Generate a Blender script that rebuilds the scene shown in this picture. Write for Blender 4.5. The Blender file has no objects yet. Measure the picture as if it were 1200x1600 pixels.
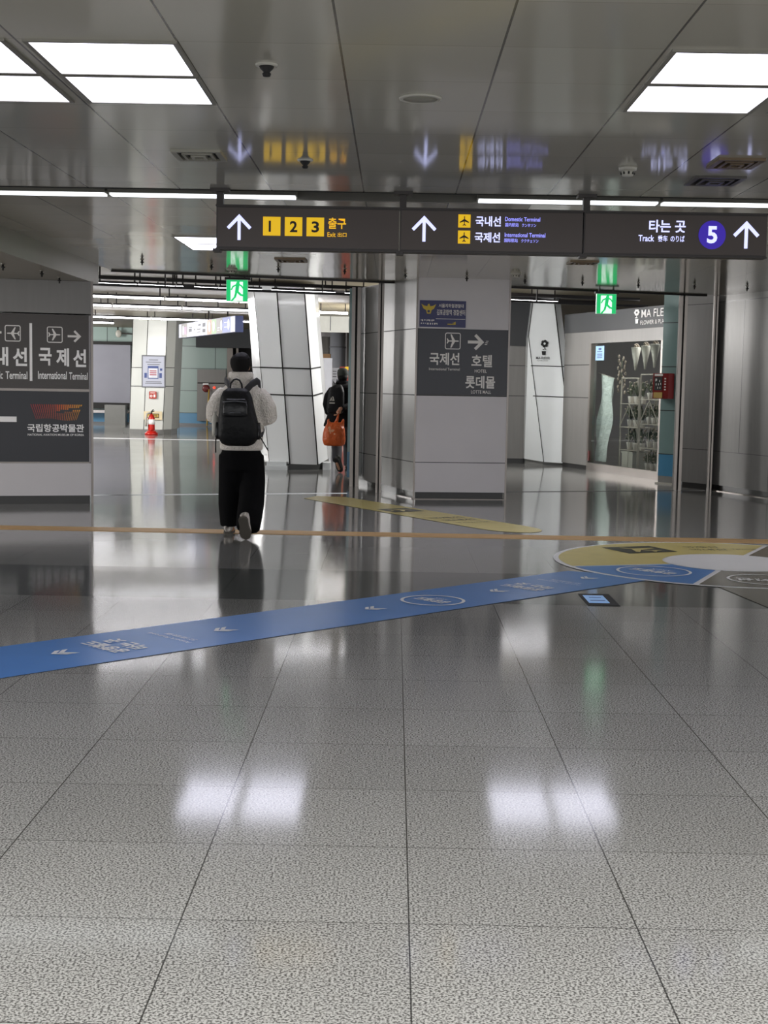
import bpy, math, random
from math import sin, cos, pi, radians, atan, sqrt, hypot
from mathutils import Vector, Matrix
random.seed(7)
S = bpy.context.scene
COL = S.collection

# ------------------------------------------------------------------ camera
FPX, EYE = 2140.0, 1.42
pitch, roll, yaw = atan(200 / FPX), 0.0177, 0.0063
cam_d = bpy.data.cameras.new('camera'); cam = bpy.data.objects.new('camera', cam_d); COL.objects.link(cam)
cam_d.sensor_fit = 'VERTICAL'; cam_d.sensor_height = 36.0; cam_d.lens = FPX * 36.0 / 1600.0
cam_d.clip_start = 0.05; cam_d.clip_end = 200
cam.matrix_world = Matrix.Translation((0, 0, EYE)) @ Matrix.Rotation(yaw, 4, 'Z') @ Matrix.Rotation(pi / 2 - pitch, 4, 'X') @ Matrix.Rotation(roll, 4, 'Z')
S.camera = cam

# ------------------------------------------------------------------ materials
def lin(h):
    h = h.lstrip('#'); v = [int(h[i:i + 2], 16) / 255 for i in (0, 2, 4)]
    return tuple(c / 12.92 if c <= .04045 else ((c + .055) / 1.055) ** 2.4 for c in v) + (1,)

def new_mat(name):
    m = bpy.data.materials.new(name); m.use_nodes = True
    nt = m.node_tree; nt.nodes.clear()
    out = nt.nodes.new('ShaderNodeOutputMaterial')
    b = nt.nodes.new('ShaderNodeBsdfPrincipled'); nt.links.new(b.outputs[0], out.inputs[0])
    return m, nt, b

def nd(nt, t, **kw):
    n = nt.nodes.new(t)
    for k, v in kw.items(): setattr(n, k, v)
    return n

def mth(nt, op, a, b=None):
    n = nd(nt, 'ShaderNodeMath', operation=op)
    for i, v in enumerate((a, b)):
        if v is None: continue
        if isinstance(v, (int, float)): n.inputs[i].default_value = v
        else: nt.links.new(v, n.inputs[i])
    return n.outputs[0]

def mixc(nt, fac, a, b):
    n = nd(nt, 'ShaderNodeMix', data_type='RGBA')
    for sock, v in ((n.inputs[0], fac), (n.inputs[6], a), (n.inputs[7], b)):
        if isinstance(v, (int, float)): sock.default_value = v
        elif isinstance(v, tuple): sock.default_value = v
        else: nt.links.new(v, sock)
    return n.outputs[2]

def M(name, hexc, rough=.5, metal=0., spec=.5, var=.08, scale=6., bump=0., bscale=80., emit=None, es=0., coat=0., stretch=None, bdist=.004):
    m, nt, b = new_mat(name)
    c = lin(hexc)
    tc = nd(nt, 'ShaderNodeTexCoord')
    vec = tc.outputs['Object']
    if stretch:
        mp = nd(nt, 'ShaderNodeMapping'); mp.inputs['Scale'].default_value = stretch
        nt.links.new(vec, mp.inputs['Vector']); vec = mp.outputs[0]
    nz = nd(nt, 'ShaderNodeTexNoise'); nz.inputs['Scale'].default_value = scale; nz.inputs['Detail'].default_value = 4
    nt.links.new(vec, nz.inputs['Vector'])
    lo = tuple(max(0, x * (1 - var)) for x in c[:3]) + (1,); hi = tuple(x * (1 + var) for x in c[:3]) + (1,)
    nt.links.new(mixc(nt, nz.outputs['Fac'], lo, hi), b.inputs['Base Color'])
    b.inputs['Roughness'].default_value = rough; b.inputs['Metallic'].default_value = metal
    b.inputs['Specular IOR Level'].default_value = spec
    if coat: b.inputs['Coat Weight'].default_value = coat; b.inputs['Coat Roughness'].default_value = .08
    if bump:
        n2 = nd(nt, 'ShaderNodeTexNoise'); n2.inputs['Scale'].default_value = bscale; n2.inputs['Detail'].default_value = 5
        nt.links.new(vec, n2.inputs['Vector'])
        bp = nd(nt, 'ShaderNodeBump'); bp.inputs['Strength'].default_value = bump; bp.inputs['Distance'].default_value = bdist
        nt.links.new(n2.outputs['Fac'], bp.inputs['Height']); nt.links.new(bp.outputs[0], b.inputs['Normal'])
    if emit:
        b.inputs['Emission Color'].default_value = lin(emit); b.inputs['Emission Strength'].default_value = es
    return m

def line_mask(nt, c, off, per, hw):
    t = mth(nt, 'DIVIDE', mth(nt, 'SUBTRACT', c, off), per)
    f = mth(nt, 'ABSOLUTE', mth(nt, 'SUBTRACT', mth(nt, 'FRACT', mth(nt, 'ADD', t, .5)), .5))
    return mth(nt, 'LESS_THAN', mth(nt, 'MULTIPLY', f, per), hw), mth(nt, 'FLOOR', t)

def tile_random(nt, ix, iy):
    cb = nd(nt, 'ShaderNodeCombineXYZ'); nt.links.new(ix, cb.inputs[0]); nt.links.new(iy, cb.inputs[1])
    w = nd(nt, 'ShaderNodeTexWhiteNoise'); nt.links.new(cb.outputs[0], w.inputs['Vector'])
    return w

def tilt_normal(nt, b, wn, amt, extra=None):
    g = nd(nt, 'ShaderNodeNewGeometry')
    v1 = nd(nt, 'ShaderNodeVectorMath', operation='SUBTRACT'); nt.links.new(wn.outputs['Color'], v1.inputs[0]); v1.inputs[1].default_value = (.5, .5, .5)
    v2 = nd(nt, 'ShaderNodeVectorMath', operation='SCALE'); nt.links.new(v1.outputs[0], v2.inputs[0]); v2.inputs['Scale'].default_value = amt
    v3 = nd(nt, 'ShaderNodeVectorMath', operation='ADD')
    nt.links.new(extra if extra else g.outputs['Normal'], v3.inputs[0]); nt.links.new(v2.outputs[0], v3.inputs[1])
    v4 = nd(nt, 'ShaderNodeVectorMath', operation='NORMALIZE'); nt.links.new(v3.outputs[0], v4.inputs[0])
    nt.links.new(v4.outputs[0], b.inputs['Normal'])

def floor_material():
    m, nt, b = new_mat('granite floor')
    g = nd(nt, 'ShaderNodeNewGeometry'); sp = nd(nt, 'ShaderNodeSeparateXYZ'); nt.links.new(g.outputs['Position'], sp.inputs[0])
    X, Y = sp.outputs[0], sp.outputs[1]
    lx, ix = line_mask(nt, X, .063, .6035, .0021); ly, iy = line_mask(nt, Y, 2.905, .6, .0019)
    wn = tile_random(nt, ix, iy)
    n1 = nd(nt, 'ShaderNodeTexNoise'); n1.inputs['Scale'].default_value = 150; n1.inputs['Detail'].default_value = 2; nt.links.new(g.outputs['Position'], n1.inputs['Vector'])
    r1 = nd(nt, 'ShaderNodeValToRGB'); r1.color_ramp.elements[0].position = .40; r1.color_ramp.elements[1].position = .56
    r1.color_ramp.elements[0].color = lin('#5b5a58'); r1.color_ramp.elements[1].color = lin('#b6b6b2')
    nt.links.new(n1.outputs['Fac'], r1.inputs[0])
    n2 = nd(nt, 'ShaderNodeTexNoise'); n2.inputs['Scale'].default_value = .7; n2.inputs['Detail'].default_value = 5; nt.links.new(g.outputs['Position'], n2.inputs['Vector'])
    v = mth(nt, 'ADD', .86, mth(nt, 'MULTIPLY', wn.outputs['Value'], .10))
    v = mth(nt, 'ADD', v, mth(nt, 'MULTIPLY', mth(nt, 'SUBTRACT', n2.outputs['Fac'], .5), .25))
    # dark cross band of slate coloured tiles
    band = mth(nt, 'MULTIPLY', mth(nt, 'GREATER_THAN', Y, 8.88), mth(nt, 'LESS_THAN', Y, 10.34))
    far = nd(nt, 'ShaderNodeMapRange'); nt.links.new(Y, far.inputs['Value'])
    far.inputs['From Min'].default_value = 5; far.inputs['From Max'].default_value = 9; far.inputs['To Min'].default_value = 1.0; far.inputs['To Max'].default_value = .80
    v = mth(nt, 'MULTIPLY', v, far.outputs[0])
    mul = nd(nt, 'ShaderNodeMix', data_type='RGBA', blend_type='MULTIPLY'); mul.inputs[0].default_value = 1
    nt.links.new(r1.outputs[0], mul.inputs[6]); nt.links.new(v, mul.inputs[7])
    c = mixc(nt, mth(nt, 'MULTIPLY', band, .88), mul.outputs[2], lin('#565957'))
    c = mixc(nt, mth(nt, 'MULTIPLY', lx, .85), c, lin('#22211f')); c = mixc(nt, mth(nt, 'MULTIPLY', ly, .75), c, lin('#2c2a28'))
    nt.links.new(c, b.inputs['Base Color'])
    rr = mth(nt, 'ADD', .06, mth(nt, 'MULTIPLY', n2.outputs['Fac'], .07)); nt.links.new(rr, b.inputs['Roughness'])
    b.inputs['Specular IOR Level'].default_value = .31
    tilt_normal(nt, b, wn, .003)
    return m

def ceiling_material(name, hexc, rough, tilt, xoff=-.225, per=.598, yper=.6, yoff=5.165, dark=.8, spec=.6):
    m, nt, b = new_mat(name)
    g = nd(nt, 'ShaderNodeNewGeometry'); sp = nd(nt, 'ShaderNodeSeparateXYZ'); nt.links.new(g.outputs['Position'], sp.inputs[0])
    lx, ix = line_mask(nt, sp.outputs[0], xoff, per, .0045); ly, iy = line_mask(nt, sp.outputs[1], yoff, yper, .002)
    wn = tile_random(nt, ix, iy)
    nz = nd(nt, 'ShaderNodeTexNoise'); nz.inputs['Scale'].default_value = 1.6; nz.inputs['Detail'].default_value = 2; nt.links.new(g.outputs['Position'], nz.inputs['Vector'])
    c0 = lin(hexc)
    c = mixc(nt, wn.outputs['Value'], tuple(x * .94 for x in c0[:3]) + (1,), tuple(x * 1.05 for x in c0[:3]) + (1,))
    c = mixc(nt, mth(nt, 'MULTIPLY', ly, .35), c, lin('#2a2926')); c = mixc(nt, mth(nt, 'MULTIPLY', lx, dark), c, lin('#1d1c1a'))
    nt.links.new(c, b.inputs['Base Color']); b.inputs['Roughness'].default_value = rough; b.inputs['Specular IOR Level'].default_value = spec
    bp = nd(nt, 'ShaderNodeBump'); bp.inputs['Strength'].default_value = .12; bp.inputs['Distance'].default_value = .006
    nt.links.new(nz.outputs['Fac'], bp.inputs['Height'])
    tilt_normal(nt, b, wn, tilt, bp.outputs[0])
    return m

def tealwall_material():
    m, nt, b = new_mat('teal enamel wall panels')
    g = nd(nt, 'ShaderNodeNewGeometry'); sp = nd(nt, 'ShaderNodeSeparateXYZ'); nt.links.new(g.outputs['Position'], sp.inputs[0])
    lx, ix = line_mask(nt, mth(nt, 'ADD', sp.outputs[0], sp.outputs[1]), -6.83 + 43.5, 1.14, .012); lz, iz = line_mask(nt, sp.outputs[2], .4, .7, .012)
    wn = tile_random(nt, ix, iz)
    c = mixc(nt, wn.outputs['Value'], lin('#8fa19b'), lin('#9db0aa'))
    blue = mth(nt, 'LESS_THAN', sp.outputs[2], .4); grey = mth(nt, 'LESS_THAN', sp.outputs[2], .07)
    c = mixc(nt, blue, c, lin('#5b90b4')); c = mixc(nt, grey, c, lin('#77787a'))
    l = mth(nt, 'MAXIMUM', lx, lz); c = mixc(nt, mth(nt, 'MULTIPLY', l, .75), c, lin('#2f3533'))
    nt.links.new(c, b.inputs['Base Color']); b.inputs['Roughness'].default_value = .25
    tilt_normal(nt, b, wn, .01)
    return m

def glass_material():
    m, nt, b = new_mat('shop glass')
    nt.nodes.remove(b); out = [n for n in nt.nodes if n.type == 'OUTPUT_MATERIAL'][0]
    tr = nd(nt, 'ShaderNodeBsdfTransparent'); tr.inputs[0].default_value = (.86, .9, .88, 1)
    gl = nd(nt, 'ShaderNodeBsdfGlossy'); gl.inputs['Roughness'].default_value = .02
    fr = nd(nt, 'ShaderNodeFresnel'); fr.inputs[0].default_value = 1.5
    mx = nd(nt, 'ShaderNodeMixShader'); nt.links.new(fr.outputs[0], mx.inputs[0]); nt.links.new(tr.outputs[0], mx.inputs[1]); nt.links.new(gl.outputs[0], mx.inputs[2])
    nt.links.new(mx.outputs[0], out.inputs[0])
    return m

def logo_material():
    m, nt, b = new_mat('red to orange gradient')
    g = nd(nt, 'ShaderNodeNewGeometry'); sp = nd(nt, 'ShaderNodeSeparateXYZ'); nt.links.new(g.outputs['Position'], sp.inputs[0])
    mr = nd(nt, 'ShaderNodeMapRange'); nt.links.new(sp.outputs[0], mr.inputs['Value']); mr.inputs['From Min'].default_value = -4.1; mr.inputs['From Max'].default_value = -3.55
    r = nd(nt, 'ShaderNodeValToRGB'); r.color_ramp.elements[0].color = lin('#9a3040'); r.color_ramp.elements[1].color = lin('#e0a040')
    e = r.color_ramp.elements.new(.55); e.color = lin('#c8583a')
    nt.links.new(mr.outputs[0], r.inputs[0]); nt.links.new(r.outputs[0], b.inputs['Base Color']); b.inputs['Roughness'].default_value = .5
    return m

MT = dict(
    floor=floor_material(),
    ceil=ceiling_material('glossy ceiling panels', '#b5b1a5', .10, .006),
    ceil_far=ceiling_material('glossy far ceiling panels', '#b8b2a4', .11, .010, xoff=-.235),
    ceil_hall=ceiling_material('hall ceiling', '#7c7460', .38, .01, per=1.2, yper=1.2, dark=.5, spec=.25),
    soffit=M('painted soffit', '#837d70', .28, bump=.05, bscale=4),
    teal=tealwall_material(), glass=glass_material(), logo=logo_material(),
    steel=M('satin steel cladding', '#787673', .36, .25, stretch=(3, 3, .25), var=.1, bump=.05, bscale=2.5, bdist=.02),
    steel_light=M('grey powder coated panel', '#c9c5c6', .38, .08, var=.06, scale=2.2, bump=.03, bscale=3),
    steel_dark=M('dark satin steel wall', '#6f6d6a', .40, .2, stretch=(3, 3, .3), var=.14, bump=.06, bscale=2.5, bdist=.02),
    rail=M('brushed shutter rail', '#7b7570', .28, .9),
    chrome=M('chrome', '#b8b8b8', .12, 1.),
    joint=M('dark joint', '#191817', .7), plinth=M('black plinth', '#1b1916', .3),
    enamel=M('white enamel cladding', '#eceeee', .2, .0, var=.04, scale=1.5, coat=.3, bump=.04, bscale=2, bdist=.02),
    enamel_warm=M('warm white enamel cladding', '#d6d8d2', .22, var=.04, scale=1.5, coat=.3),
    enamel_dim=M('grey white enamel cladding', '#e4e8e9', .25, var=.05, scale=1.5),
    baseboard=M('grey stone base', '#82827f', .35),
    signbrown=M('dark brown sign face', '#4a403b', .38, spec=.4, var=.05), signbox=M('brown black sign box', '#2c2522', .45),
    signgrey=M('charcoal sign face', '#38393f', .4, var=.05), signnavy=M('blue black sign face', '#1b1c23', .35, var=.05),
    signbrown2=M('taupe brown sign face', '#3f3935', .35, var=.06), policeblue=M('police blue face', '#161a58', .35),
    fascia=M('charcoal shop fascia', '#2e3033', .5, var=.05),
    white=M('white lettering', '#fdfbf9', .5, var=.02), white_soft=M('dim white lettering', '#e9e5e0', .5, var=.02),
    letter_glow=M('backlit white lettering', '#d8dcff', .5, emit='#c6caff', es=1.0, var=.02),
    letter_blue=M('backlit violet lettering', '#b4b4ff', .5, emit='#8f90ff', es=.9, var=.02),
    yellow_glow=M('backlit yellow tile', '#e6b81e', .5, emit='#e8ba14', es=.55, var=.02),
    orange_glow=M('backlit amber lettering', '#e6b31e', .5, emit='#e3aa1c', es=.75, var=.02),
    black=M('black print', '#101010', .5), violet=M('backlit violet disc', '#2a1a90', .4, emit='#3a1cae', es=.5, var=.03),
    green_glow=M('backlit green', '#18a860', .4, emit='#19b868', es=.9, var=.02), exitwhite=M('backlit exit white', '#dff5e8', .4, emit='#dcf6e6', es=1.0, var=.02),
    exitedge=M('exit sign case', '#9fb8a8', .3, emit='#7fd8a8', es=.3),
    panel=M('lamp diffuser', '#f4f4ff', .5, emit='#ececff', es=4.2, var=.0), tube=M('white tube', '#ffffff', .4, emit='#fdfbff', es=15., var=0.),
    slotled=M('slot lamp diffuser', '#ffffff', .4, emit='#f4faff', es=2.0, var=0.), lampframe=M('lamp frame', '#8a877e', .35, .4),
    dark=M('dark void', '#0c0c0b', .8), darkmetal=M('dark painted tray', '#1f1b1c', .45, .3), grime=M('dim conduit', '#4d4a46', .4, .4),
    tactile=M('worn brass tactile strip', '#c9a370', .45, spec=.3, var=.18, scale=9), blue=M('blue floor vinyl', '#5189d0', .3, spec=.35, var=.10, scale=3, bump=.02, bscale=120),
    yellow=M('yellow floor vinyl', '#dccb7c', .3, spec=.35, var=.14, scale=4), greyvinyl=M('taupe floor vinyl', '#77746a', .25, var=.1), brownvinyl=M('brown floor vinyl', '#6d6048', .25, var=.1),
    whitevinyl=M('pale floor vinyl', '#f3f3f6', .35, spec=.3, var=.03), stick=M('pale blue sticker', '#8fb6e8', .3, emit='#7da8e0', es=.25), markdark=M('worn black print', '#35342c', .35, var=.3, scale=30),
    fleece=M('cream sherpa fleece', '#fbf3e9', .95, var=.10, scale=26, bump=1., bscale=70, bdist=.03), hair=M('black hair', '#0d0b0b', .75, spec=.25, var=.3, scale=60, bump=.6, bscale=160, stretch=(1, 1, .3)),
    skin=M('skin', '#b98a6e', .5, var=.05), trouser=M('black wide trousers', '#08080a', .9, spec=.15, var=.25, bump=.3, bscale=14, bdist=.02), shoe=M('off white sneaker', '#c9c2bb', .6), sole=M('grey rubber sole', '#57524b', .7),
    soledark=M('dark rubber sole edge', '#141212', .7), pack=M('black nylon backpack', '#0a0b0d', .55, spec=.3, var=.2, bump=.4, bscale=22, bdist=.02), packshine=M('coated black nylon', '#0e0f12', .36, spec=.45, var=.2, bump=.5, bscale=18, bdist=.02), strap=M('black webbing', '#0e0e14', .6),
    strapgrey=M('charcoal padded strap', '#2a2a2d', .7), coat=M('black coat', '#0a0a0d', .8, spec=.2), cap=M('dark olive cap', '#2c2f2a', .8, var=.2, scale=40), jeans=M('grey jeans', '#35353a', .85, var=.15, scale=30),
    darkshoe=M('dark olive shoe', '#22221a', .7), orange=M('orange plastic bag', '#c8591e', .35, var=.15, scale=14, bump=.9, bscale=16, bdist=.03), bagprint=M('pale bag print', '#dba37c', .4),
    red=M('red enamel', '#7e1514', .3), redsign=M('red notice', '#b23a2c', .5), extred=M('extinguisher red', '#c01f14', .3), labelyellow=M('yellow notice', '#b99a4a', .5), labelcream=M('cream notice', '#dccda8', .5),
    poster=M('pale poster', '#b9bccb', .35, var=.12, scale=3), posterblue=M('poster blue', '#44548c', .5), postred=M('poster red', '#a85058', .5), posterwhite=M('poster white', '#dcdde4', .5), mid=M('grey print', '#6b6c72', .6),
    board=M('blank grey lightbox', '#8c8c96', .3, var=.1, scale=2), teal_panel=M('teal glass panel', '#7b9391', .18, .1, var=.06), blue_panel=M('blue glass panel', '#4d86a8', .2), 
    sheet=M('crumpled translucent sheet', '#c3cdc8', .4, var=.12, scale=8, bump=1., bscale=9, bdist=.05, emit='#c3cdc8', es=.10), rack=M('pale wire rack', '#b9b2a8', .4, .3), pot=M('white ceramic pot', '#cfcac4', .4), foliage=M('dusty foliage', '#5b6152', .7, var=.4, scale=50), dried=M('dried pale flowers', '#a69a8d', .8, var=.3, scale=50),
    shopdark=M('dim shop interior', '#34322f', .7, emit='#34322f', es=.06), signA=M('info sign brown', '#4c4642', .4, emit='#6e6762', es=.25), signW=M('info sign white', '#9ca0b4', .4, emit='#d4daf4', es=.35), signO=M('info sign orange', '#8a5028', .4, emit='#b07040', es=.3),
    signG=M('info sign green', '#587a40', .4, emit='#7fa860', es=.25), signB=M('info sign blue', '#2a3f88', .4, emit='#3f58a8', es=.35), signP=M('info sign purple', '#7a5a78', .4, emit='#7a5a78', es=.3), navy=M('navy end cap', '#1f2b55', .4), spark=M('red pilot lamp', '#ff2010', .4, emit='#ff2a18', es=4.),
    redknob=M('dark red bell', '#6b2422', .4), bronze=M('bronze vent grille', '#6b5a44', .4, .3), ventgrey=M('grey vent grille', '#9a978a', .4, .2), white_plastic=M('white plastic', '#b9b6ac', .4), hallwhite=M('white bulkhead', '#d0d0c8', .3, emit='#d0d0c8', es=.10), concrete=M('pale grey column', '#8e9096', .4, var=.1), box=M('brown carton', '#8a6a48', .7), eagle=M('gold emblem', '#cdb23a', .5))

# ------------------------------------------------------------------ mesh builder
class MB:
    def __init__(s): s.v = []; s.f = []; s.mi = []; s.sm = []
    def add(s, vs, fs, m=0, smooth=False):
        k = len(s.v); s.v += [tuple(p) for p in vs]
        for f in fs: s.f.append([i + k for i in f]); s.mi.append(m); s.sm.append(smooth)
        return s
    def box(s, a, b, m=0):
        x0, y0, z0 = a; x1, y1, z1 = b
        return s.add([(x0, y0, z0), (x1, y0, z0), (x1, y1, z0), (x0, y1, z0), (x0, y0, z1), (x1, y0, z1), (x1, y1, z1), (x0, y1, z1)],
                     [(0, 3, 2, 1), (4, 5, 6, 7), (0, 1, 5, 4), (1, 2, 6, 5), (2, 3, 7, 6), (3, 0, 4, 7)], m)
    def prism(s, poly, z0, z1, m=0):
        n = len(poly); vs = [(x, y, z0) for x, y in poly] + [(x, y, z1) for x, y in poly]
        return s.add(vs, [list(range(n))[::-1], list(range(n, 2 * n))] + [(i, (i + 1) % n, n + (i + 1) % n, n + i) for i in range(n)], m)
    def bar(s, p, q, w, h=None, m=0, up=(0, 0, 1)):
        p, q = Vector(p), Vector(q); d = (q - p).normalized(); u = Vector(up)
        if abs(d.dot(u)) > .95: u = Vector((0, 1, 0))
        a = d.cross(u).normalized() * w / 2; b = a.cross(d).normalized() * (h or w) / 2
        vs = [p - a - b, p + a - b, p + a + b, p - a + b, q - a - b, q + a - b, q + a + b, q - a + b]
        return s.add(vs, [(0, 3, 2, 1), (4, 5, 6, 7), (0, 1, 5, 4), (1, 2, 6, 5), (2, 3, 7, 6), (3, 0, 4, 7)], m)
    def tube(s, pts, radii, n=12, m=0, flat=None, smooth=True):
        pts = [Vector(p) for p in pts]
        if isinstance(radii, (int, float)): radii = [radii] * len(pts)
        prev = None; vs = []
        for i, p in enumerate(pts):
            t = (pts[min(i + 1, len(pts) - 1)] - pts[max(i - 1, 0)]).normalized()
            if prev is None:
                a = Vector((0, 0, 1)) if abs(t.z) < .9 else Vector((0, 1, 0)); u = t.cross(a).normalized()
            else: u = (prev - t * prev.dot(t)).normalized()
            prev = u; w = t.cross(u)
            r = radii[i]; ru, rw = (r if isinstance(r, (tuple, list)) else (r, r * (flat or 1)))
            vs += [p + u * ru * cos(2 * pi * k / n) + w * rw * sin(2 * pi * k / n) for k in range(n)]
        L = len(pts); fs = [(i * n + k, i * n + (k + 1) % n, (i + 1) * n + (k + 1) % n, (i + 1) * n + k) for i in range(L - 1) for k in range(n)]
        fs += [list(range(n))[::-1], list(range((L - 1) * n, L * n))]
        return s.add(vs, fs, m, smooth)
    def loft(s, secs, n=28, m=0, ex=2.3, smooth=True):   # secs: (z, cx, cy, rx, ry)
        vs = []
        for z, cx, cy, rx, ry in secs:
            for k in range(n):
                a = 2 * pi * k / n; c, d = cos(a), sin(a)
                vs.append((cx + rx * math.copysign(abs(c) ** (2 / ex), c), cy + ry * math.copysign(abs(d) ** (2 / ex), d), z))
        L = len(secs); fs = [(i * n + k, i * n + (k + 1) % n, (i + 1) * n + (k + 1) % n, (i + 1) * n + k) for i in range(L - 1) for k in range(n)]
        fs += [list(range(n))[::-1], list(range((L - 1) * n, L * n))]
        return s.add(vs, fs, m, smooth)
    def lathe(s, prof, c=(0, 0, 0), n=20, m=0, smooth=True):
        return s.loft([(c[2] + z, c[0], c[1], max(r, 1e-4), max(r, 1e-4)) for r, z in prof], n, m, 2, smooth)
    def ball(s, c, r, n=16, m=0):
        rx, ry, rz = r if isinstance(r, (tuple, list)) else (r, r, r); k = n // 2
        return s.loft([(c[2] - rz * cos(pi * i / k), c[0], c[1], max(rx * sin(pi * i / k), 1e-3), max(ry * sin(pi * i / k), 1e-3)) for i in range(k + 1)], n, m, 2)
    def poly(s, pts3, m=0): return s.add(pts3, [list(range(len(pts3)))], m)

def wloc(o):
    p = Vector((0, 0, 0))
    while o: p += Vector(o.location); o = o.parent
    return p

def obj(name, mb, mats, parent=None, base=True):
    """link a builder (world coordinates) as ONE mesh object"""
    if not isinstance(mats, (list, tuple)): mats = [mats]
    if parent is not None: off = wloc(parent)
    elif base and mb.v:
        xs, ys, zs = zip(*mb.v); off = Vector(((min(xs) + max(xs)) / 2, (min(ys) + max(ys)) / 2, min(zs)))
    else: off = Vector((0, 0, 0))
    me = bpy.data.meshes.new(name)
    me.from_pydata([(x - off.x, y - off.y, z - off.z) for x, y, z in mb.v], [], mb.f)
    for m in mats: me.materials.append(m)
    for p, mi, sm in zip(me.polygons, mb.mi, mb.sm): p.material_index = mi; p.use_smooth = sm
    me.update()
    o = bpy.data.objects.new(name, me); COL.objects.link(o)
    if parent is not None: o.parent = parent
    else: o.location = off
    return o

def tag(o, label, cat, group=None, kind=None):
    o['label'] = label; o['category'] = cat
    if group: o['group'] = group
    if kind: o['kind'] = kind
    return o
def thing(name, loc, label, cat, group=None):
    o = bpy.data.objects.new(name, None); COL.objects.link(o); o.location = loc; o.empty_display_size = .1
    return tag(o, label, cat, group)
def struct(name, mb, mats):
    o = obj(name, mb, mats, None, base=False); o['kind'] = 'structure'; return o
def dup(root, loc, label, group=None):
    r = root.copy(); COL.objects.link(r); r.location = loc; r['label'] = label
    if group: r['group'] = group
    for ch in list(root.children):
        c = ch.copy(); COL.objects.link(c); c.parent = r
        for g in list(ch.children):
            d = g.copy(); COL.objects.link(d); d.parent = c
    return r
ORD = ['first', 'second', 'third', 'fourth', 'fifth', 'sixth', 'seventh', 'eighth', 'ninth', 'tenth', 'eleventh', 'twelfth', 'thirteenth', 'fourteenth']

def smooth_solid(mb, voxel, it=6, fac=.5):
    """fuse overlapping closed shapes into one continuous smooth surface"""
    me = bpy.data.meshes.new('tmp'); me.from_pydata([tuple(p) for p in mb.v], [], mb.f); me.update()
    o = bpy.data.objects.new('tmp', me); COL.objects.link(o)
    r = o.modifiers.new('r', 'REMESH'); r.mode = 'VOXEL'; r.voxel_size = voxel; r.use_smooth_shade = True
    s = o.modifiers.new('s', 'SMOOTH'); s.factor = fac; s.iterations = it
    bpy.context.view_layer.update()
    ev = o.evaluated_get(bpy.context.evaluated_depsgraph_get()); m2 = bpy.data.meshes.new_from_object(ev)
    out = MB(); out.add([tuple(v.co) for v in m2.vertices], [list(p.vertices) for p in m2.polygons], 0, True)
    bpy.data.objects.remove(o); bpy.data.meshes.remove(me); bpy.data.meshes.remove(m2)
    return out

# ------------------------------------------------------------------ planes and lettering
class Fr:
    """a flat frame: origin, right, up, normal towards the viewer"""
    def __init__(s, o, r, u): s.o = Vector(o); s.r = Vector(r).normalized(); s.u = Vector(u).normalized(); s.n = s.r.cross(s.u)
    def __call__(s, a, b, w=0.): return s.o + s.r * a + s.u * b + s.n * w
def wallfr(p, q): return Fr((p[0], p[1], 0), (q[0] - p[0], q[1] - p[1], 0), (0, 0, 1))

def text_shape(body, bold=0., space=1.):
    c = bpy.data.curves.new('t', 'FONT'); c.body = body; c.resolution_u = 3; c.offset = bold; c.space_character = space; c.fill_mode = 'FRONT'
    o = bpy.data.objects.new('t', c); COL.objects.link(o); bpy.context.view_layer.update()
    m = bpy.data.meshes.new_from_object(o)
    vs = [(v.co.x, v.co.y) for v in m.vertices]; fs = [list(p.vertices) for p in m.polygons]
    bpy.data.objects.remove(o); bpy.data.curves.remove(c); bpy.data.meshes.remove(m)
    return vs, fs
def text(mb, body, fr, u0, u1, v0, v1, w=.004, m=0, bold=.0, keep=False, space=1.):
    """fill the rectangle u0..u1 x v0..v1 of a frame with one line of lettering"""
    vs, fs = text_shape(body, bold, space)
    xs = [a for a, _ in vs]; ys = [b for _, b in vs]; x0, x1, y0, y1 = min(xs), max(xs), min(ys), max(ys)
    su, sv = (u1 - u0) / (x1 - x0), (v1 - v0) / (y1 - y0)
    if keep: su = sv
    mb.add([fr(u0 + (a - x0) * su, v0 + (b - y0) * sv, w) for a, b in vs], fs, m)
def shape(mb, pts, fr, u, v, s, rot=0., w=.004, m=0, sx=1.):
    c, d = cos(rot), sin(rot)
    mb.poly([fr(u + s * (x * sx * c - y * d), v + s * (x * sx * d + y * c), w) for x, y in pts], m)
def rect(mb, fr, u0, u1, v0, v1, w=.003, m=0): mb.poly([fr(u0, v0, w), fr(u1, v0, w), fr(u1, v1, w), fr(u0, v1, w)], m)
def slab(mb, fr, u0, u1, v0, v1, w0, w1, m=0):
    vs = [fr(u0, v0, w0), fr(u1, v0, w0), fr(u1, v1, w0), fr(u0, v1, w0), fr(u0, v0, w1), fr(u1, v0, w1), fr(u1, v1, w1), fr(u0, v1, w1)]
    mb.add(vs, [(0, 3, 2, 1), (4, 5, 6, 7), (0, 1, 5, 4), (1, 2, 6, 5), (2, 3, 7, 6), (3, 0, 4, 7)], m)
def disc(mb, fr, u, v, r, w=.003, m=0, ry=None, n=40): mb.poly([fr(u + r * cos(2 * pi * k / n), v + (ry or r) * sin(2 * pi * k / n), w) for k in range(n)], m)
def ring(mb, fr, u, v, r, t, w=.003, m=0, ry=None, n=48, a0=0., a1=2 * pi):
    ry = ry or r
    for k in range(n):
        a, b = a0 + (a1 - a0) * k / n, a0 + (a1 - a0) * (k + 1) / n
        mb.poly([fr(u + (r - t) * cos(a), v + (ry - t) * sin(a), w), fr(u + r * cos(a), v + ry * sin(a), w), fr(u + r * cos(b), v + ry * sin(b), w), fr(u + (r - t) * cos(b), v + (ry - t) * sin(b), w)], m)
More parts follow.
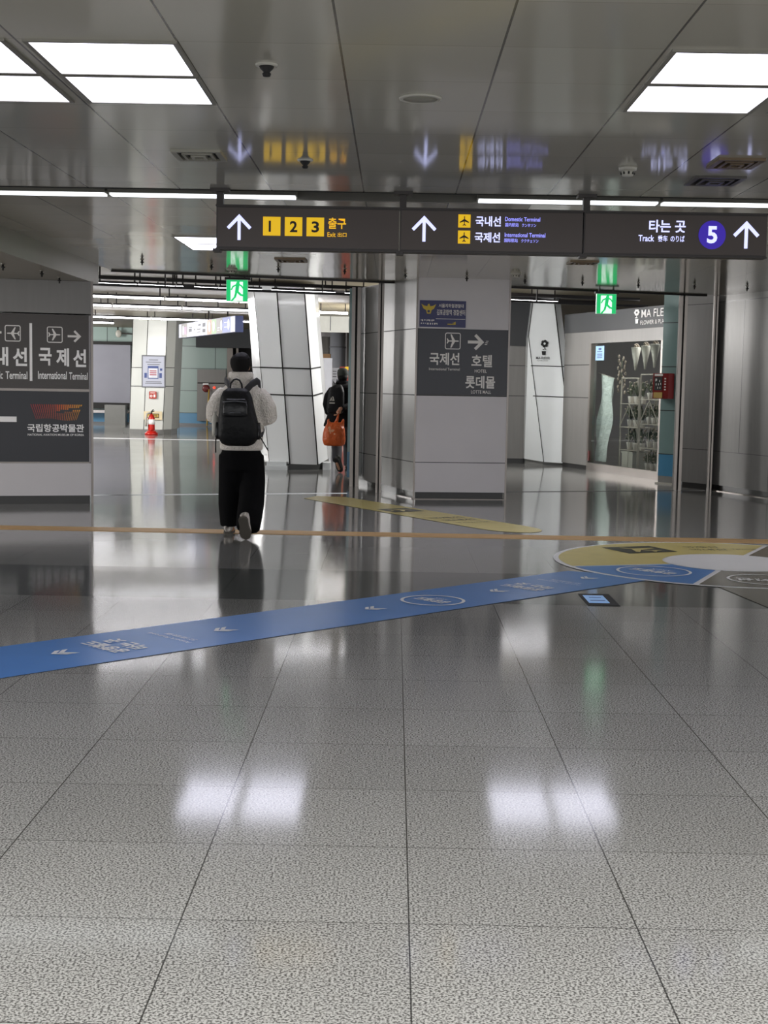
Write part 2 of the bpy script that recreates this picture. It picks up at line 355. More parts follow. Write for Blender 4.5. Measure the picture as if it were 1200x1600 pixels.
def rrect_ring(mb, fr, u, v, hw, hh, rad, t, w=.003, m=0):
    def loop(hw, hh, rad):
        return [(u + sx * (hw - rad) + rad * cos(a), v + sy * (hh - rad) + rad * sin(a)) for sx, sy, a0 in ((1, 1, 0), (-1, 1, pi / 2), (-1, -1, pi), (1, -1, 3 * pi / 2)) for a in [a0 + pi / 2 * k / 5 for k in range(6)]]
    A, B = loop(hw, hh, rad), loop(hw - t, hh - t, max(rad - t, .001))
    for k in range(len(A)):
        j = (k + 1) % len(A); mb.poly([fr(*A[k], w), fr(*A[j], w), fr(*B[j], w), fr(*B[k], w)], m)
PLANE = [(0, 1), (.09, .85), (.1, .35), (.95, -.2), (.95, -.4), (.1, -.12), (.07, -.62), (.36, -.84), (.36, -.98), (0, -.86), (-.36, -.98), (-.36, -.84), (-.07, -.62), (-.1, -.12), (-.95, -.4), (-.95, -.2), (-.1, .35), (-.09, .85)]
def arrow(mb, fr, u, v, L, wd, t, rot=0., w=.004, m=0):
    """upward arrow of open chevron head and shaft; length L, head width wd, stroke t"""
    h = wd / 2; d = t * .72
    head = [(0, L / 2), (h, L / 2 - h), (h - d, L / 2 - h - d), (0, L / 2 - 2 * d), (-h + d, L / 2 - h - d), (-h, L / 2 - h)]
    shaft = [(-t / 2, -L / 2), (t / 2, -L / 2), (t / 2, L / 2 - 1.5 * d), (-t / 2, L / 2 - 1.5 * d)]
    shape(mb, head, fr, u, v, 1, rot, w, m); shape(mb, shaft, fr, u, v, 1, rot, w - .0004, m)

# ================================================================== THE SETTING
HN, HF, HH = 2.66, 2.73, 3.05                 # ceiling heights: near bay, far bay, hall beyond the shutter line
def shut(x): return 17.82 + .33 * x           # the shutter line crosses the bay at a slant

struct('floor', MB().box((-16, -5, -.1), (12, 50, 0)), MT['floor'])
struct('ceiling', MB().box((-9, -5, HN), (9, 9.06, HN + .14)), MT['ceil'])
mb = MB().prism([(-3.45, 10.02), (8, 10.02), (8, shut(4.3)), (4.3, shut(4.3)), (-3.45, shut(-3.45))], HF, HF + .1)
struct('ceiling.001', mb, MT['ceil_far'])
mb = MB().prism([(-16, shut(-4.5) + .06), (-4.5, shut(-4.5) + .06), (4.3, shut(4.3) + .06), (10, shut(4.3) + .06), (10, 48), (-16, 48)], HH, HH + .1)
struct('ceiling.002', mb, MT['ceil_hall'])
struct('trim_1', MB().box((-9, 9.06, 2.84), (9, 10.02, 2.9), 1).box((-9, 9.06, HN - .004), (9, 9.075, 2.84), 0).box((-9, 9.98, HF - .006), (9, 10.02, 2.84), 1), [MT['joint'], MT['lampframe']])
struct('trim_2', MB().box((-9, 9.8, 2.51), (-3.45, 16.0, 2.8)), MT['soffit'])
mb = MB(); a, b = (-3.45, shut(-3.45)), (4.3, shut(4.3))
mb.bar((a[0], a[1] + .02, HF + .03), (b[0], b[1] + .02, HF + .03), .06, .10)
mb.bar((a[0], a[1] + .30, HF + .10), (b[0], b[1] + .30, HF + .10), .08, .05)
struct('trim_3', mb, MT['darkmetal'])
mb = MB().bar((-9, shut(-9) + .12, .003), (-.6, shut(-.6) + .12, .003), .05, .006).bar((1.45, shut(1.45) + .12, .003), (4.4, shut(4.4) + .12, .003), .05, .006)
struct('trim_4', mb, MT['chrome'])
struct('trim_5', MB().box((-14, 32.9, 0), (-1.2, 33.02, .005)), MT['whitevinyl'])
# metal wall at the right, slanting towards the viewer
fr = wallfr((4.524, 19.43), (6.9, 12.2)); mb = MB(); Lw = 11.0
slab(mb, fr, 0, Lw, .085, 3.0, -.12, 0); slab(mb, fr, 0, Lw, 0, .085, -.12, -.03, 1)
for u in (.655, 1.62, 2.6, 3.6): slab(mb, fr, u - .004, u + .004, .56, 2.64, -.002, .002, 1)
slab(mb, fr, 0, Lw, .556, .564, -.002, .002, 1); slab(mb, fr, 0, Lw, 2.64, 2.648, -.002, .002, 1)
for u in (1.38, 2.8): slab(mb, fr, u - .004, u + .004, .085, .56, -.002, .002, 1)
struct('wall_right', mb, [MT['steel_dark'], MT['plinth']])
struct('baseboard_right', (lambda m: (slab(m, fr, 0, Lw, .0, .010, -.03, .02), m)[1])(MB()), MT['rail'])
fr = wallfr((4.17, 19.87), (4.457, 19.412)); mb = MB()
slab(mb, fr, 0, .56, .085, 3.0, -.12, 0); slab(mb, fr, 0, .56, 0, .085, -.12, -.03, 1); slab(mb, fr, 0, .56, .566, .574, -.002, .002, 1); slab(mb, fr, 0, .56, 2.62, 2.628, -.002, .002, 1)
struct('wall_right.001', mb, [MT['steel_dark'], MT['plinth']])
fr2 = wallfr((-10.5, 13.48), (-6.0, 14.80)); mb = MB(); slab(mb, fr2, 0, 4.69, .09, 2.8, -.12, 0); slab(mb, fr2, 0, 4.69, 0, .09, -.12, -.03, 1)
for u in (1.2, 2.4, 3.6): slab(mb, fr2, u - .004, u + .004, .09, 2.8, -.002, .002, 1)
struct('wall_left.001', mb, [MT['steel_light'], MT['plinth']])
# far end wall of the hall and its side parts
struct('wall_back', MB().box((-16, 43.5, 0), (-5.25, 43.8, 3.05)), MT['teal'])
struct('wall_back.001', MB().box((-5.25, 43.9, 0), (-3.2, 44.2, 3.05)), MT['dark'])
struct('wall_back.002', MB().box((-3.2, 40.0, 0), (8, 40.3, 3.05)), MT['steel_light'])
mb = MB().box((1.55, 25.4, .0), (3.0, 25.6, .09), 2).box((1.55, 25.35, .09), (3.0, 25.6, 2.16), 0).box((1.55, 25.3, 2.16), (3.0, 25.6, 3.05), 1)
for z in (1.245, 1.80): mb.box((1.55, 25.345, z - .006), (3.0, 25.351, z + .006), 2)
struct('wall_back.003', mb, [MT['steel'], MT['fascia'], MT['plinth']])
struct('wall_left', MB().box((-16, 16.2, 0), (-15.8, 48, 3.05)), MT['teal'])
struct('wall_right.002', MB().box((8, 20, 0), (8.2, 48, 3.05)), MT['steel_light'])
struct('trim_6', MB().box((-6.25, 43.1, 2.46), (-3.2, 43.5, 3.05)), MT['fascia'])
struct('trim_7', MB().box((-5.30, 43.35, 0), (-5.12, 43.5, 2.5)).box((-5.02, 43.4, 0), (-4.95, 43.5, 2.5)), MT['rail'])

# ================================================================== COLUMNS
# left column, cladding panels seen flat on
pl_, ql_ = (-3.44 - 2.6 * .9594, 15.558 - 2.6 * .2821), (-3.44, 15.558)
LC = wallfr(pl_, ql_); W = 2.6
t = thing('clad_column', (-4.6, 15.7, 0), 'grey metal clad column at the left edge carrying the brown terminal sign', 'column')
mb = MB(); slab(mb, LC, 0, W, .095, .462, -1.0, 0); slab(mb, LC, 0, W, .470, 2.13, -1.0, -.012); slab(mb, LC, 0, W, 2.145, 2.508, -1.0, 0, 1)
obj('cladding', mb, [MT['steel_light'], MT['steel']], t)
mb = MB(); slab(mb, LC, 0, W - .015, 0, .095, -.98, -.03); obj('plinth', mb, MT['plinth'], t)
mb = MB(); slab(mb, LC, W - .002, W + .022, .0, 2.508, -.03, .006); obj('corner_trim', mb, MT['rail'], t)
mb = MB(); slab(mb, LC, 0, W - .02, 1.272, 1.300, -.012, .004); slab(mb, LC, 0, W - .02, .462, .478, -.012, .004); obj('frame_rail', mb, MT['rail'], t)

# central column with the oblique metal return and the shutter rails
A, B = (.256, 16.98), (1.406, 17.13); CF = wallfr(A, B); CW = hypot(B[0] - A[0], B[1] - A[1])
D = (-.52, 19.24); CL = wallfr(D, A); CLW = hypot(A[0] - D[0], A[1] - D[1])
t = thing('clad_column', (.6, 18.2, 0), 'free standing grey clad column in the middle carrying police and hotel signs', 'column')
mb = MB().prism([A, B, (1.52, 20.4), (-.66, 20.4), (-.64, 19.5), D], .09, 2.74)
for z in (1.292, .461, 2.107): slab(mb, CF, 0, CW, z - .005, z + .005, -.004, .0025, 1); slab(mb, CL, 0, CLW, z - .005, z + .005, -.004, .0025, 1)
o = obj('cladding', mb, [MT['steel'], MT['joint']], t)
mb = MB(); slab(mb, CF, .004, CW - .004, .09, 1.285, -.002, .008); slab(mb, CF, .004, CW - .004, .464, .4641, -.002, .0085, 1)
slab(mb, CF, .0, CW, .457, .465, 0, .0095, 1); slab(mb, CF, .004, CW - .004, 2.11, 2.735, -.002, .006, 2)
obj('front_panel', mb, [MT['steel_light'], MT['joint'], MT['steel_light']], t)
mb = MB().prism([(A[0] + .02, A[1] + .03), (B[0] - .03, B[1] + .03), (1.5, 20.38), (-.62, 20.38), (-.6, 19.5), (D[0] + .03, D[1] + .02)], 0, .09)
obj('plinth', mb, MT['plinth'], t)
mb = MB(); slab(mb, CL, CLW - .62 * 1.0, CLW - .01, .0, .012, -.03, .02); slab(mb, CF, 0, CW, 0, .008, -.03, .01); obj('floor_trim', mb, MT['rail'], t)
mb = MB().bar((A[0], A[1], .0), (A[0], A[1], 2.74), .022); mb.bar((B[0], B[1], 0), (B[0], B[1], 2.74), .022); obj('corner_trim', mb, MT['rail'], t)
mb = MB().box((-.655, 19.30, .1), (-.585, 19.5, 2.74), 0).box((-.658, 19.296, .1), (-.582, 19.5, .46), 1); obj('teal_jamb', mb, [MT['teal_panel'], MT['blue_panel']], t)
def shutter_rail(x, y, w, h, label):
    t = thing('shutter_rail', (x, y, 0), label, 'shutter rail', 'floor to ceiling shutter rails')
    m = MB().box((x - w / 2, y - w / 2, 0), (x - w * .12, y + w / 2, h)).box((x + w * .12, y - w / 2, 0), (x + w / 2, y + w / 2, h)); obj('rail', m, MT['rail'], t)
    obj('groove', MB().box((x - w * .12, y - w * .3, 0), (x + w * .12, y + w / 2, h)), MT['joint'], t)
shutter_rail(-.195, 17.95, .075, HF, 'slim vertical shutter rail on the oblique left face of the middle column')
shutter_rail(-.545, 18.98, .125, HF, 'thick vertical shutter rail left of the middle column beside the walker in black')
shutter_rail(3.99, 19.27, .105, HF, 'thick vertical shutter rail right of the red cabinet')
shutter_rail(4.475, 19.40, .06, HF, 'slim vertical shutter rail between the steel panels of the right wall')

# tapered white columns
def facet_column(label, rings, mat, joints, loc):
    """rings: list of point loops, bottom to top, each with its own z per point"""
    t = thing('tapered_column', loc, label, 'column')
    m = MB(); n = len(rings[0]); vs = [p for r in rings for p in r]
    fs = [(i * n + k, i * n + (k + 1) % n, (i + 1) * n + (k + 1) % n, (i + 1) * n + k) for i in range(len(rings) - 1) for k in range(n)]
    m.add(vs, fs + [list(range(n))[::-1], list(range((len(rings) - 1) * n, len(rings) * n))])
    for pts, w in joints:
        for p, q in zip(pts[:-1], pts[1:]): m.bar(p, q, w, w, 1)
    obj('cladding', m, [mat, MT['joint']], t)
    return t
def lerp3(a, b, t): return tuple(x + (y - x) * t for x, y in zip(a, b))
# middle leaning column
b0 = [(-2.30, 23.3, .12), (-2.04, 22.42, .105), (-1.69, 22.30, .095), (-1.235, 22.36, .085), (-1.095, 22.75, .16), (-1.095, 24.0, .16), (-2.3, 24.0, .12)]
t0 = [(-2.50, 23.1, 3.0), (-2.325, 22.42, 3.0), (-1.94, 22.30, 3.0), (-1.50, 22.36, 3.0), (-1.36, 22.7, 3.0), (-1.36, 23.8, 3.0), (-2.5, 23.8, 3.0)]
j = []
for f in (.535, .385): j.append(([lerp3(b0[i], t0[i], f) for i in (0, 1, 2, 3, 4)], .022))
for i, w in ((2, .02), (3, .02), (1, .008)): j.append(([b0[i], t0[i]], w))
t = facet_column('tall white leaning faceted column just left of the walker in black', [b0, t0], MT['enamel'], j, (-1.7, 23, 0))
obj('plinth', MB().prism([(-2.2, 22.55), (-1.72, 22.42), (-1.22, 22.5), (-1.13, 22.85), (-1.13, 23.9), (-2.2, 23.9)], 0, .11), MT['baseboard'], t)
mb = MB().box((-2.06, 22.2, 0), (-1.74, 22.44, .13)).box((-2.08, 22.15, 0), (-1.72, 22.44, .065)).box((-1.16, 22.4, 0), (-1.04, 22.8, .12)); obj('foot_block', mb, MT['enamel_dim'], t)
# right leaning column
b0 = [(2.40, 25.15, .10), (2.73, 24.92, .06), (3.262, 24.88, .035), (3.415, 25.1, .05), (3.415, 25.35, .05), (2.40, 25.35, .10)]
m0 = [(2.388, 25.0, 2.30), (2.392, 24.92, 2.33), (2.93, 24.88, 2.33), (3.06, 25.05, 2.33), (3.06, 25.35, 2.33), (2.388, 25.35, 2.30)]
t0 = [(2.46, 25.0, 3.0), (2.462, 24.92, 3.0), (2.83, 24.88, 3.0), (2.96, 25.05, 3.0), (2.96, 25.35, 3.0), (2.46, 25.35, 3.0)]
j = [([(2.73, 24.91, .06), (2.392, 24.91, 2.33), (2.462, 24.91, 3.0)], .010), ([b0[2], m0[2], t0[2]], .02)]
for z, f in ((1.80, .765), (1.24, .525)): j.append(([lerp3(b0[i], m0[i], f) for i in (0, 1, 2, 3)], .016))
t = facet_column('white leaning faceted column with a black flower pot emblem', [b0, m0, t0], MT['enamel_dim'], j, (2.9, 25, 0))
obj('plinth', MB().prism([(2.42, 25.2), (2.72, 25.0), (3.25, 24.98), (3.39, 25.15), (3.39, 25.34), (2.42, 25.34)], 0, .1), MT['baseboard'], t)
EF = Fr((2.66, 24.875, 1.86), (1, 0, 0), (0, 0, 1)); mb = MB()
for k in range(6): disc(mb, EF, .022 + .042 * cos(k * pi / 3 + .3), .335 + .042 * sin(k * pi / 3 + .3), .027, .004)
disc(mb, EF, .022, .335, .02, .006, 1); rect(mb, EF, .017, .027, .24, .29, .004); rect(mb, EF, -.01, .02, .222, .238, .004); rect(mb, EF, .026, .05, .228, .244, .004)
mb.poly([EF(-.016, .13, .004), EF(.042, .13, .004), EF(.052, .20, .004), EF(-.026, .20, .004)]); text(mb, 'MA FLEUR', EF, -.125, .125, .055, .1, bold=.012); text(mb, 'FLOWER & PLANT', EF, -.105, .095, .02, .036)
obj('flower_emblem', mb, [MT['black'], MT['enamel_dim']], t)
# far left column
b0 = [(-7.15, 36.9, .12), (-6.98, 36.1, .11), (-6.574, 35.95, .115), (-6.068, 35.95, .125), (-5.883, 36.2, .13), (-5.85, 37.2, .13), (-7.15, 37.2, .12)]
t0 = [(-6.98, 36.9, 3.05), (-6.88, 36.1, 3.05), (-6.46, 35.95, 3.05), (-5.96, 35.95, 3.05), (-5.757, 36.2, 3.05), (-5.73, 37.2, 3.05), (-6.98, 37.2, 3.05)]
j = [([b0[i], t0[i]], .014) for i in (1, 2, 3)] + [([lerp3(b0[i], t0[i], f) for i in (0, 1, 2, 3, 4)], .016) for f in (.553, .388)]
t = facet_column('white faceted column far left with a poster and red notice', [b0, t0], MT['enamel_warm'], j, (-6.5, 36.5, 0))
obj('plinth', MB().prism([(-7.25, 36.6), (-6.95, 35.95), (-6.63, 35.85), (-6.03, 35.85), (-5.87, 36.05), (-5.87, 37.1), (-7.25, 37.1)], 0, .125), MT['baseboard'], t)
PF = Fr((-6.56, 35.94, 0), (1, 0, 0), (0, 0, 1))
t = thing('poster', (-6.3, 35.93, 1.24), 'framed pale poster with blue drawing on the far left white column', 'poster')
mb = MB(); slab(mb, PF, -.06, .56, 1.22, 2.06, -.01, .03); obj('frame', mb, MT['mid'], t)
mb = MB(); rect(mb, PF, -.03, .53, 1.25, 2.03, .034); obj('sheet', mb, MT['poster'], t)
mb = MB(); rect(mb, PF, .1, .38, 1.45, 1.78, .036, 0); rect(mb, PF, .12, .36, 1.47, 1.72, .038, 1); rect(mb, PF, .40, .47, 1.47, 1.6, .038, 0); rect(mb, PF, .01, .08, 1.47, 1.6, .038, 0); rect(mb, PF, .42, .48, 1.66, 1.72, .038, 0)
for k in range(3): rect(mb, PF, .15, .33, 1.54 + k * .05, 1.565 + k * .05, .040, 2)
for z, a in ((1.93, .12), (1.87, .2), (1.81, .16), (1.36, .2), (1.32, .22)): rect(mb, PF, .25 - a, .25 + a, z, z + .018, .038, 3)
obj('print', mb, [MT['posterblue'], MT['posterwhite'], MT['postred'], MT['mid']], t)
NF = Fr((-6.42, 35.91, 0), (1, 0, 0), (0, 0, 1))
t = thing('fire_notice', (-6.3, 35.9, .9), 'square red fire notice with white symbols below the poster', 'notice')
mb = MB(); slab(mb, NF, 0, .19, .93, 1.12, 0, .02); obj('plate', mb, MT['redsign'], t)
mb = MB(); ring(mb, NF, .055, 1.0, .032, .014, .022); rect(mb, NF, .115, .16, .97, 1.04, .022); rect(mb, NF, .03, .16, 1.075, 1.09, .022); obj('symbols', mb, MT['white'], t)
t = thing('extinguisher_notice', (-6.3, 35.9, .38), 'cream notice with framed word above the fire extinguisher', 'notice')
mb = MB(); slab(mb, NF, -.14, .34, .38, .60, 0, .02); obj('plate', mb, MT['labelcream'], t)
mb = MB(); rect(mb, NF, -.06, .26, .43, .54, .022, 0); rect(mb, NF, -.045, .245, .445, .525, .024, 1); text(mb, '소화기', NF, .02, .2, .455, .515, .026, 0, bold=.02); obj('lettering', mb, [MT['black'], MT['labelyellow']], t)
t = thing('fire_extinguisher', (-6.3, 35.55, 0), 'red fire extinguisher on a red stand before the far left column', 'fire extinguisher')
c = (-6.3, 35.55, 0)
mb = MB().lathe([(.0, .10), (.085, .11), (.09, .14), (.09, .42), (.07, .49), (.03, .53), (.03, .55), (0, .55)], c); obj('cylinder', mb, MT['extred'], t)
mb = MB().lathe([(.0915, .27), (.0915, .40), (.0, .40)], c); obj('label_band', mb, MT['white'], t)
mb = MB().tube([(-6.3, 35.55, .54), (-6.3, 35.55, .60)], .025).tube([(-6.3, 35.55, .59), (-6.22, 35.5, .62)], .014).tube([(-6.3, 35.55, .60), (-6.24, 35.5, .66)], .012); obj('valve_handle', mb, MT['joint'], t)
mb = MB().tube([(-6.3, 35.5, .58), (-6.4, 35.45, .55), (-6.43, 35.45, .40), (-6.42, 35.45, .22)], [.018, .02, .03, .035]); obj('hose', mb, MT['white_plastic'], t)
mb = MB().lathe([(0, 0), (.17, 0), (.17, .05), (.125, .07), (.125, .10), (0, .10)], c); obj('stand', mb, MT['extred'], t)

# ================================================================== HANGING DIRECTION SIGN
YS = 8.97
def sign_frame(x0):
    f = Fr((x0, YS, 2.275), (1, 0, 0), (0, 0, 1)); f.r = f.r * .966
    return f
SW, SH = 1.228, .272
def hang_sign(x0, label):
    t = thing('hanging_sign', (x0 + SW / 2, YS + .04, 2.275), label, 'direction sign', 'three joined hanging direction signs')
    f = sign_frame(x0)
    mb = MB(); slab(mb, f, .004, SW - .004, 0, SH, -.10, -.004); obj('box', mb, MT['signbox'], t)
    mb = MB(); slab(mb, f, .012, SW - .006, .012, SH - .012, -.02, 0); obj('face', mb, MT['signbrown'], t)
    mb = MB(); slab(mb, f, .0, SW, SH - .004, SH + .008, -.105, .004); slab(mb, f, .0, SW, -.006, .004, -.105, .004); obj('edge_rail', mb, MT['signbox'], t)
    mb = MB(); slab(mb, f, .0, .045, SH, HN - 2.275, -.09, -.03); slab(mb, f, -.04, .085, HN - 2.275 - .022, HN - 2.275, -.10, -.0); obj('hanger_post', mb, MT['signbox'], t)
    mb = MB(); slab(mb, f, -.02, .03, -.02, .0, -.1, -.0); obj('end_clamp', mb, MT['signbox'], t)
    return t, f
def S1(px, x0=338): return (px - x0) / 287.6 * SW      # photo measure along the sign to metres
t, f = hang_sign(-1.176, 'brown hanging sign with yellow exit numbers 1 2 3 and an up arrow')
mb = MB(); arrow(mb, f, .157, .137, .165, .165, .021); obj('arrow', mb, MT['letter_glow'], t)
for k, d in enumerate('123'):
    u = .317 + .1455 * k; q = MB(); rect(q, f, u, u + .117, .086, .206, .004); o = obj('number_tile', q, MT['yellow_glow'], t)
    q = MB(); text(q, d, f, u + (.038 if d == '1' else .034), u + (.071 if d == '1' else .084), .110, .181, .007, bold=.028, keep=(d == '1')); obj('number', q, MT['black'], o)
mb = MB(); text(mb, '출구', f, .752, .872, .135, .206, .005, bold=.018); text(mb, 'Exit', f, .748, .803, .084, .114, .005, bold=.01); text(mb, '出口', f, .817, .876, .085, .113, .005, bold=.01); obj('lettering', mb, MT['orange_glow'], t)
t, f = hang_sign(-1.176 + SW * .966, 'brown hanging sign with two yellow plane symbols for the terminals')
mb = MB(); arrow(mb, f, .165, .147, .165, .165, .021); obj('arrow', mb, MT['letter_glow'], t)
for v in (.158, .056):
    q = MB(); rect(q, f, .392, .474, v, v + .083, .004); o = obj('plane_tile', q, MT['yellow_glow'], t)
    q = MB(); shape(q, PLANE, f, .433, v + .042, .032, 0, .007); obj('plane_symbol', q, MT['black'], o)
mb = MB(); text(mb, '국내선', f, .508, .676, .168, .232, .005, bold=.022); obj('lettering', mb, MT['letter_glow'], t); mb = MB(); text(mb, '국제선', f, .504, .673, .066, .130, .005, bold=.022); obj('lettering', mb, MT['letter_glow'], t)
mb = MB(); text(mb, 'Domestic Terminal', f, .704, .938, .203, .230, .005, bold=.012); text(mb, '国内航站', f, .706, .795, .168, .193, .005, bold=.012); text(mb, 'クンネソン', f, .816, .912, .168, .190, .005, bold=.012); obj('small_lettering', mb, MT['letter_blue'], t); mb = MB()
text(mb, 'International Terminal', f, .704, .975, .103, .130, .005, bold=.012); text(mb, '国际航站', f, .702, .792, .069, .094, .005, bold=.012); text(mb, 'ククチェソン', f, .814, .930, .069, .091, .005, bold=.012); obj('small_lettering', mb, MT['letter_blue'], t)
t, f = hang_sign(-1.176 + 2 * SW * .966, 'brown hanging sign with a violet disc numbered 5 for the track')
mb = MB(); arrow(mb, f, 1.085, .143, .175, .175, .023); obj('arrow', mb, MT['letter_glow'], t)
q = MB(); disc(q, f, .858, .138, .091, .004); o = obj('line_disc', q, MT['violet'], t)
q = MB(); text(q, '5', f, .824, .892, .084, .194, .007, bold=.03); obj('number', q, MT['letter_glow'], o)
mb = MB(); text(mb, '타는 곳', f, .436, .680, .148, .228, .005, bold=.022); obj('lettering', mb, MT['letter_glow'], t)
mb = MB(); text(mb, 'Track', f, .368, .473, .090, .130, .005, bold=.016); text(mb, '乘车', f, .497, .562, .090, .130, .005, bold=.014); text(mb, 'のりば', f, .582, .675, .090, .130, .005, bold=.014); obj('small_lettering', mb, MT['letter_glow'], t)

# ================================================================== COLUMN SIGNS
def lc(p): return W - p          # measure leftwards from the right edge of the left column
t = thing('wall_sign', (-4.3, 15.3, 1.30), 'taupe sign for domestic and international terminals on the left column', 'sign')
mb = MB(); slab(mb, LC, .0, W - .026, 1.302, 2.128, -.01, .006); obj('panel', mb, MT['signbrown2'], t)
mb = MB(); e = .010
rect(mb, LC, lc(.675), lc(.646), 1.385, 2.025, e); obj('divider_bar', mb, MT['white'], t)
mb = MB(); rrect_ring(mb, LC, lc(.400), 1.905, .086, .090, .022, .010, e); shape(mb, PLANE, LC, lc(.405), 1.905, .068, -pi / 2, e); obj('plane_symbol', mb, MT['white_soft'], t)
mb = MB(); rrect_ring(mb, LC, lc(.855), 1.908, .086, .090, .022, .010, e); shape(mb, PLANE, LC, lc(.850), 1.908, .070, pi / 2, e); obj('plane_symbol', mb, MT['white_soft'], t)
mb = MB(); arrow(mb, LC, lc(.185), 1.892, .150, .136, .024, -pi / 2, e); obj('arrow', mb, MT['white_soft'], t)
mb = MB(); arrow(mb, LC, lc(1.05), 1.915, .150, .136, .024, pi / 2, e); obj('arrow', mb, MT['white_soft'], t)
mb = MB(); text(mb, '국', LC, lc(.575), lc(.435), 1.560, 1.756, e, bold=.03); text(mb, '제', LC, lc(.385), lc(.245), 1.553, 1.756, e, bold=.03); text(mb, '선', LC, lc(.200), lc(.056), 1.550, 1.748, e, bold=.03)
text(mb, '선', LC, lc(.855), lc(.702), 1.548, 1.752, e, bold=.03); text(mb, '내', LC, lc(1.05), lc(.905), 1.548, 1.756, e, bold=.03); text(mb, '국', LC, lc(1.24), lc(1.10), 1.560, 1.756, e, bold=.03); obj('lettering', mb, MT['white'], t)
mb = MB(); text(mb, 'International', LC, lc(.585), lc(.270), 1.408, 1.496, e, bold=.016); text(mb, 'Terminal', LC, lc(.245), lc(.040), 1.406, 1.488, e, bold=.016); text(mb, 'Domestic', LC, lc(1.20), lc(.965), 1.402, 1.490, e, bold=.016); text(mb, 'Terminal', LC, lc(.935), lc(.700), 1.402, 1.488, e, bold=.016); obj('small_lettering', mb, MT['white'], t)
t = thing('wall_sign', (-4.3, 15.3, .478), 'blue black museum sign with striped logo below the taupe sign', 'sign')
mb = MB(); slab(mb, LC, .0, W - .026, .480, 1.271, -.01, .006); obj('panel', mb, MT['signnavy'], t)
mb = MB(); N = 24
for k in range(N):
    x = k / (N - 1); ut = lc(.665) + x * .555; ub = lc(.605) + x * .435; zb = .955 + .012 * sin(x * 6); zt = 1.125
    rows = 9
    for i in range(rows):
        a, b = i / rows, (i + .93) / rows; wd = .0034 * (1.5 - .9 * a) + (.003 if x > .5 and a < .4 else 0)
        if x > .5 and .26 < a + (x - .7) * .55 < .42: continue
        mb.poly([LC(ut + (ub - ut) * a - wd, zt + (zb - zt) * a, e), LC(ut + (ub - ut) * a + wd, zt + (zb - zt) * a, e), LC(ut + (ub - ut) * b + wd, zt + (zb - zt) * b, e), LC(ut + (ub - ut) * b - wd, zt + (zb - zt) * b, e)])
obj('striped_logo', mb, MT['logo'], t)
mb = MB(); text(mb, '국립항공박물관', LC, lc(.705), lc(.082), .815, .905, e, bold=.022); obj('lettering', mb, MT['white'], t)
mb = MB(); text(mb, 'NATIONAL AVIATION MUSEUM OF KOREA', LC, lc(.700), lc(.083), .772, .796, e, bold=.008); obj('small_lettering', mb, MT['white'], t)
mb = MB(); arrow(mb, LC, lc(1.02), .955, .40, .34, .060, pi / 2, e); obj('arrow', mb, MT['white'], t)

t = thing('wall_sign', (.82, 17.0, 1.30), 'charcoal sign to terminal, hotel and mall on the middle column', 'sign')
mb = MB(); slab(mb, CF, .018, CW - .015, 1.300, 2.105, 0, .014); obj('panel', mb, MT['signgrey'], t); e = .018
def cu(x): return .018 + (x - 653) / 143.5 * (CW - .033)     # measure across the panel
mb = MB(); rrect_ring(mb, CF, cu(708), 1.962, .098, .102, .026, .010, e); shape(mb, PLANE, CF, cu(708), 1.962, .078, -pi / 2, e, sx=1.1); obj('plane_symbol', mb, MT['white_soft'], t)
mb = MB(); arrow(mb, CF, cu(745), 1.955, .205, .20, .036, -pi / 2, e); obj('arrow', mb, MT['white_soft'], t)
mb = MB(); rect(mb, CF, cu(761), cu(765), 1.965, 1.972, e); rect(mb, CF, cu(760), cu(764), 1.945, 1.952, e); rect(mb, CF, cu(759), cu(763), 1.925, 1.932, e); obj('scuff_mark', mb, MT['white_soft'], t)
mb = MB(); text(mb, '국제선', CF, cu(671.5), cu(719), 1.665, 1.818, e, bold=.022); text(mb, '호텔', CF, cu(738.5), cu(771.5), 1.650, 1.800, e, bold=.022); text(mb, '롯데몰', CF, cu(729.5), cu(777), 1.385, 1.540, e, bold=.022); obj('lettering', mb, MT['white_soft'], t)
mb = MB(); text(mb, 'International Terminal', CF, cu(671), cu(720), 1.600, 1.632, e, bold=.004); text(mb, 'HOTEL', CF, cu(744), cu(763.5), 1.580, 1.620, e, bold=.006); text(mb, 'LOTTE MALL', CF, cu(739), cu(771), 1.322, 1.362, e, bold=.006); obj('small_lettering', mb, MT['white_soft'], t)
t = thing('police_sign', (.58, 17.0, 2.13), 'small navy police sign with gold eagle emblem on the middle column', 'sign')
mb = MB(); slab(mb, CF, .030, .605, 2.128, 2.452, 0, .018); obj('panel', mb, MT['policeblue'], t); e = .022
def pu(x): return .030 + (x - 115) / 482 * .575
def pv(y): return 2.128 + (466 - y) / 262 * .324
mb = MB(); mb.poly([CF(pu(x), pv(y), e) for x, y in [(130, 240), (165, 258), (192, 262), (200, 240), (214, 238), (222, 262), (250, 258), (285, 240), (262, 285), (238, 300), (228, 336), (190, 336), (180, 300), (152, 285)]])
disc(mb, CF, pu(207), pv(312), .016, e + .002, 1); obj('eagle_emblem', mb, [MT['eagle'], MT['policeblue']], t)
mb = MB(); text(mb, '서울지하철경찰대', CF, pu(312), pu(572), pv(272), pv(234), e, bold=.012); text(mb, '김포공항역 경찰센터', CF, pu(292), pu(588), pv(346), pv(290), e, bold=.012); rect(mb, CF, pu(284), pu(590), pv(386), pv(381), e)
random.seed(3)
for y in (402, 434):
    x = 128
    while x < (265 if y < 420 else 300):
        w_ = random.choice((6, 9, 12)); rect(mb, CF, pu(x), pu(x + w_), pv(y + random.choice((2, 8))), pv(y - 9), e); x += w_ + random.choice((4, 5, 12))
obj('lettering', mb, MT['white_soft'], t)
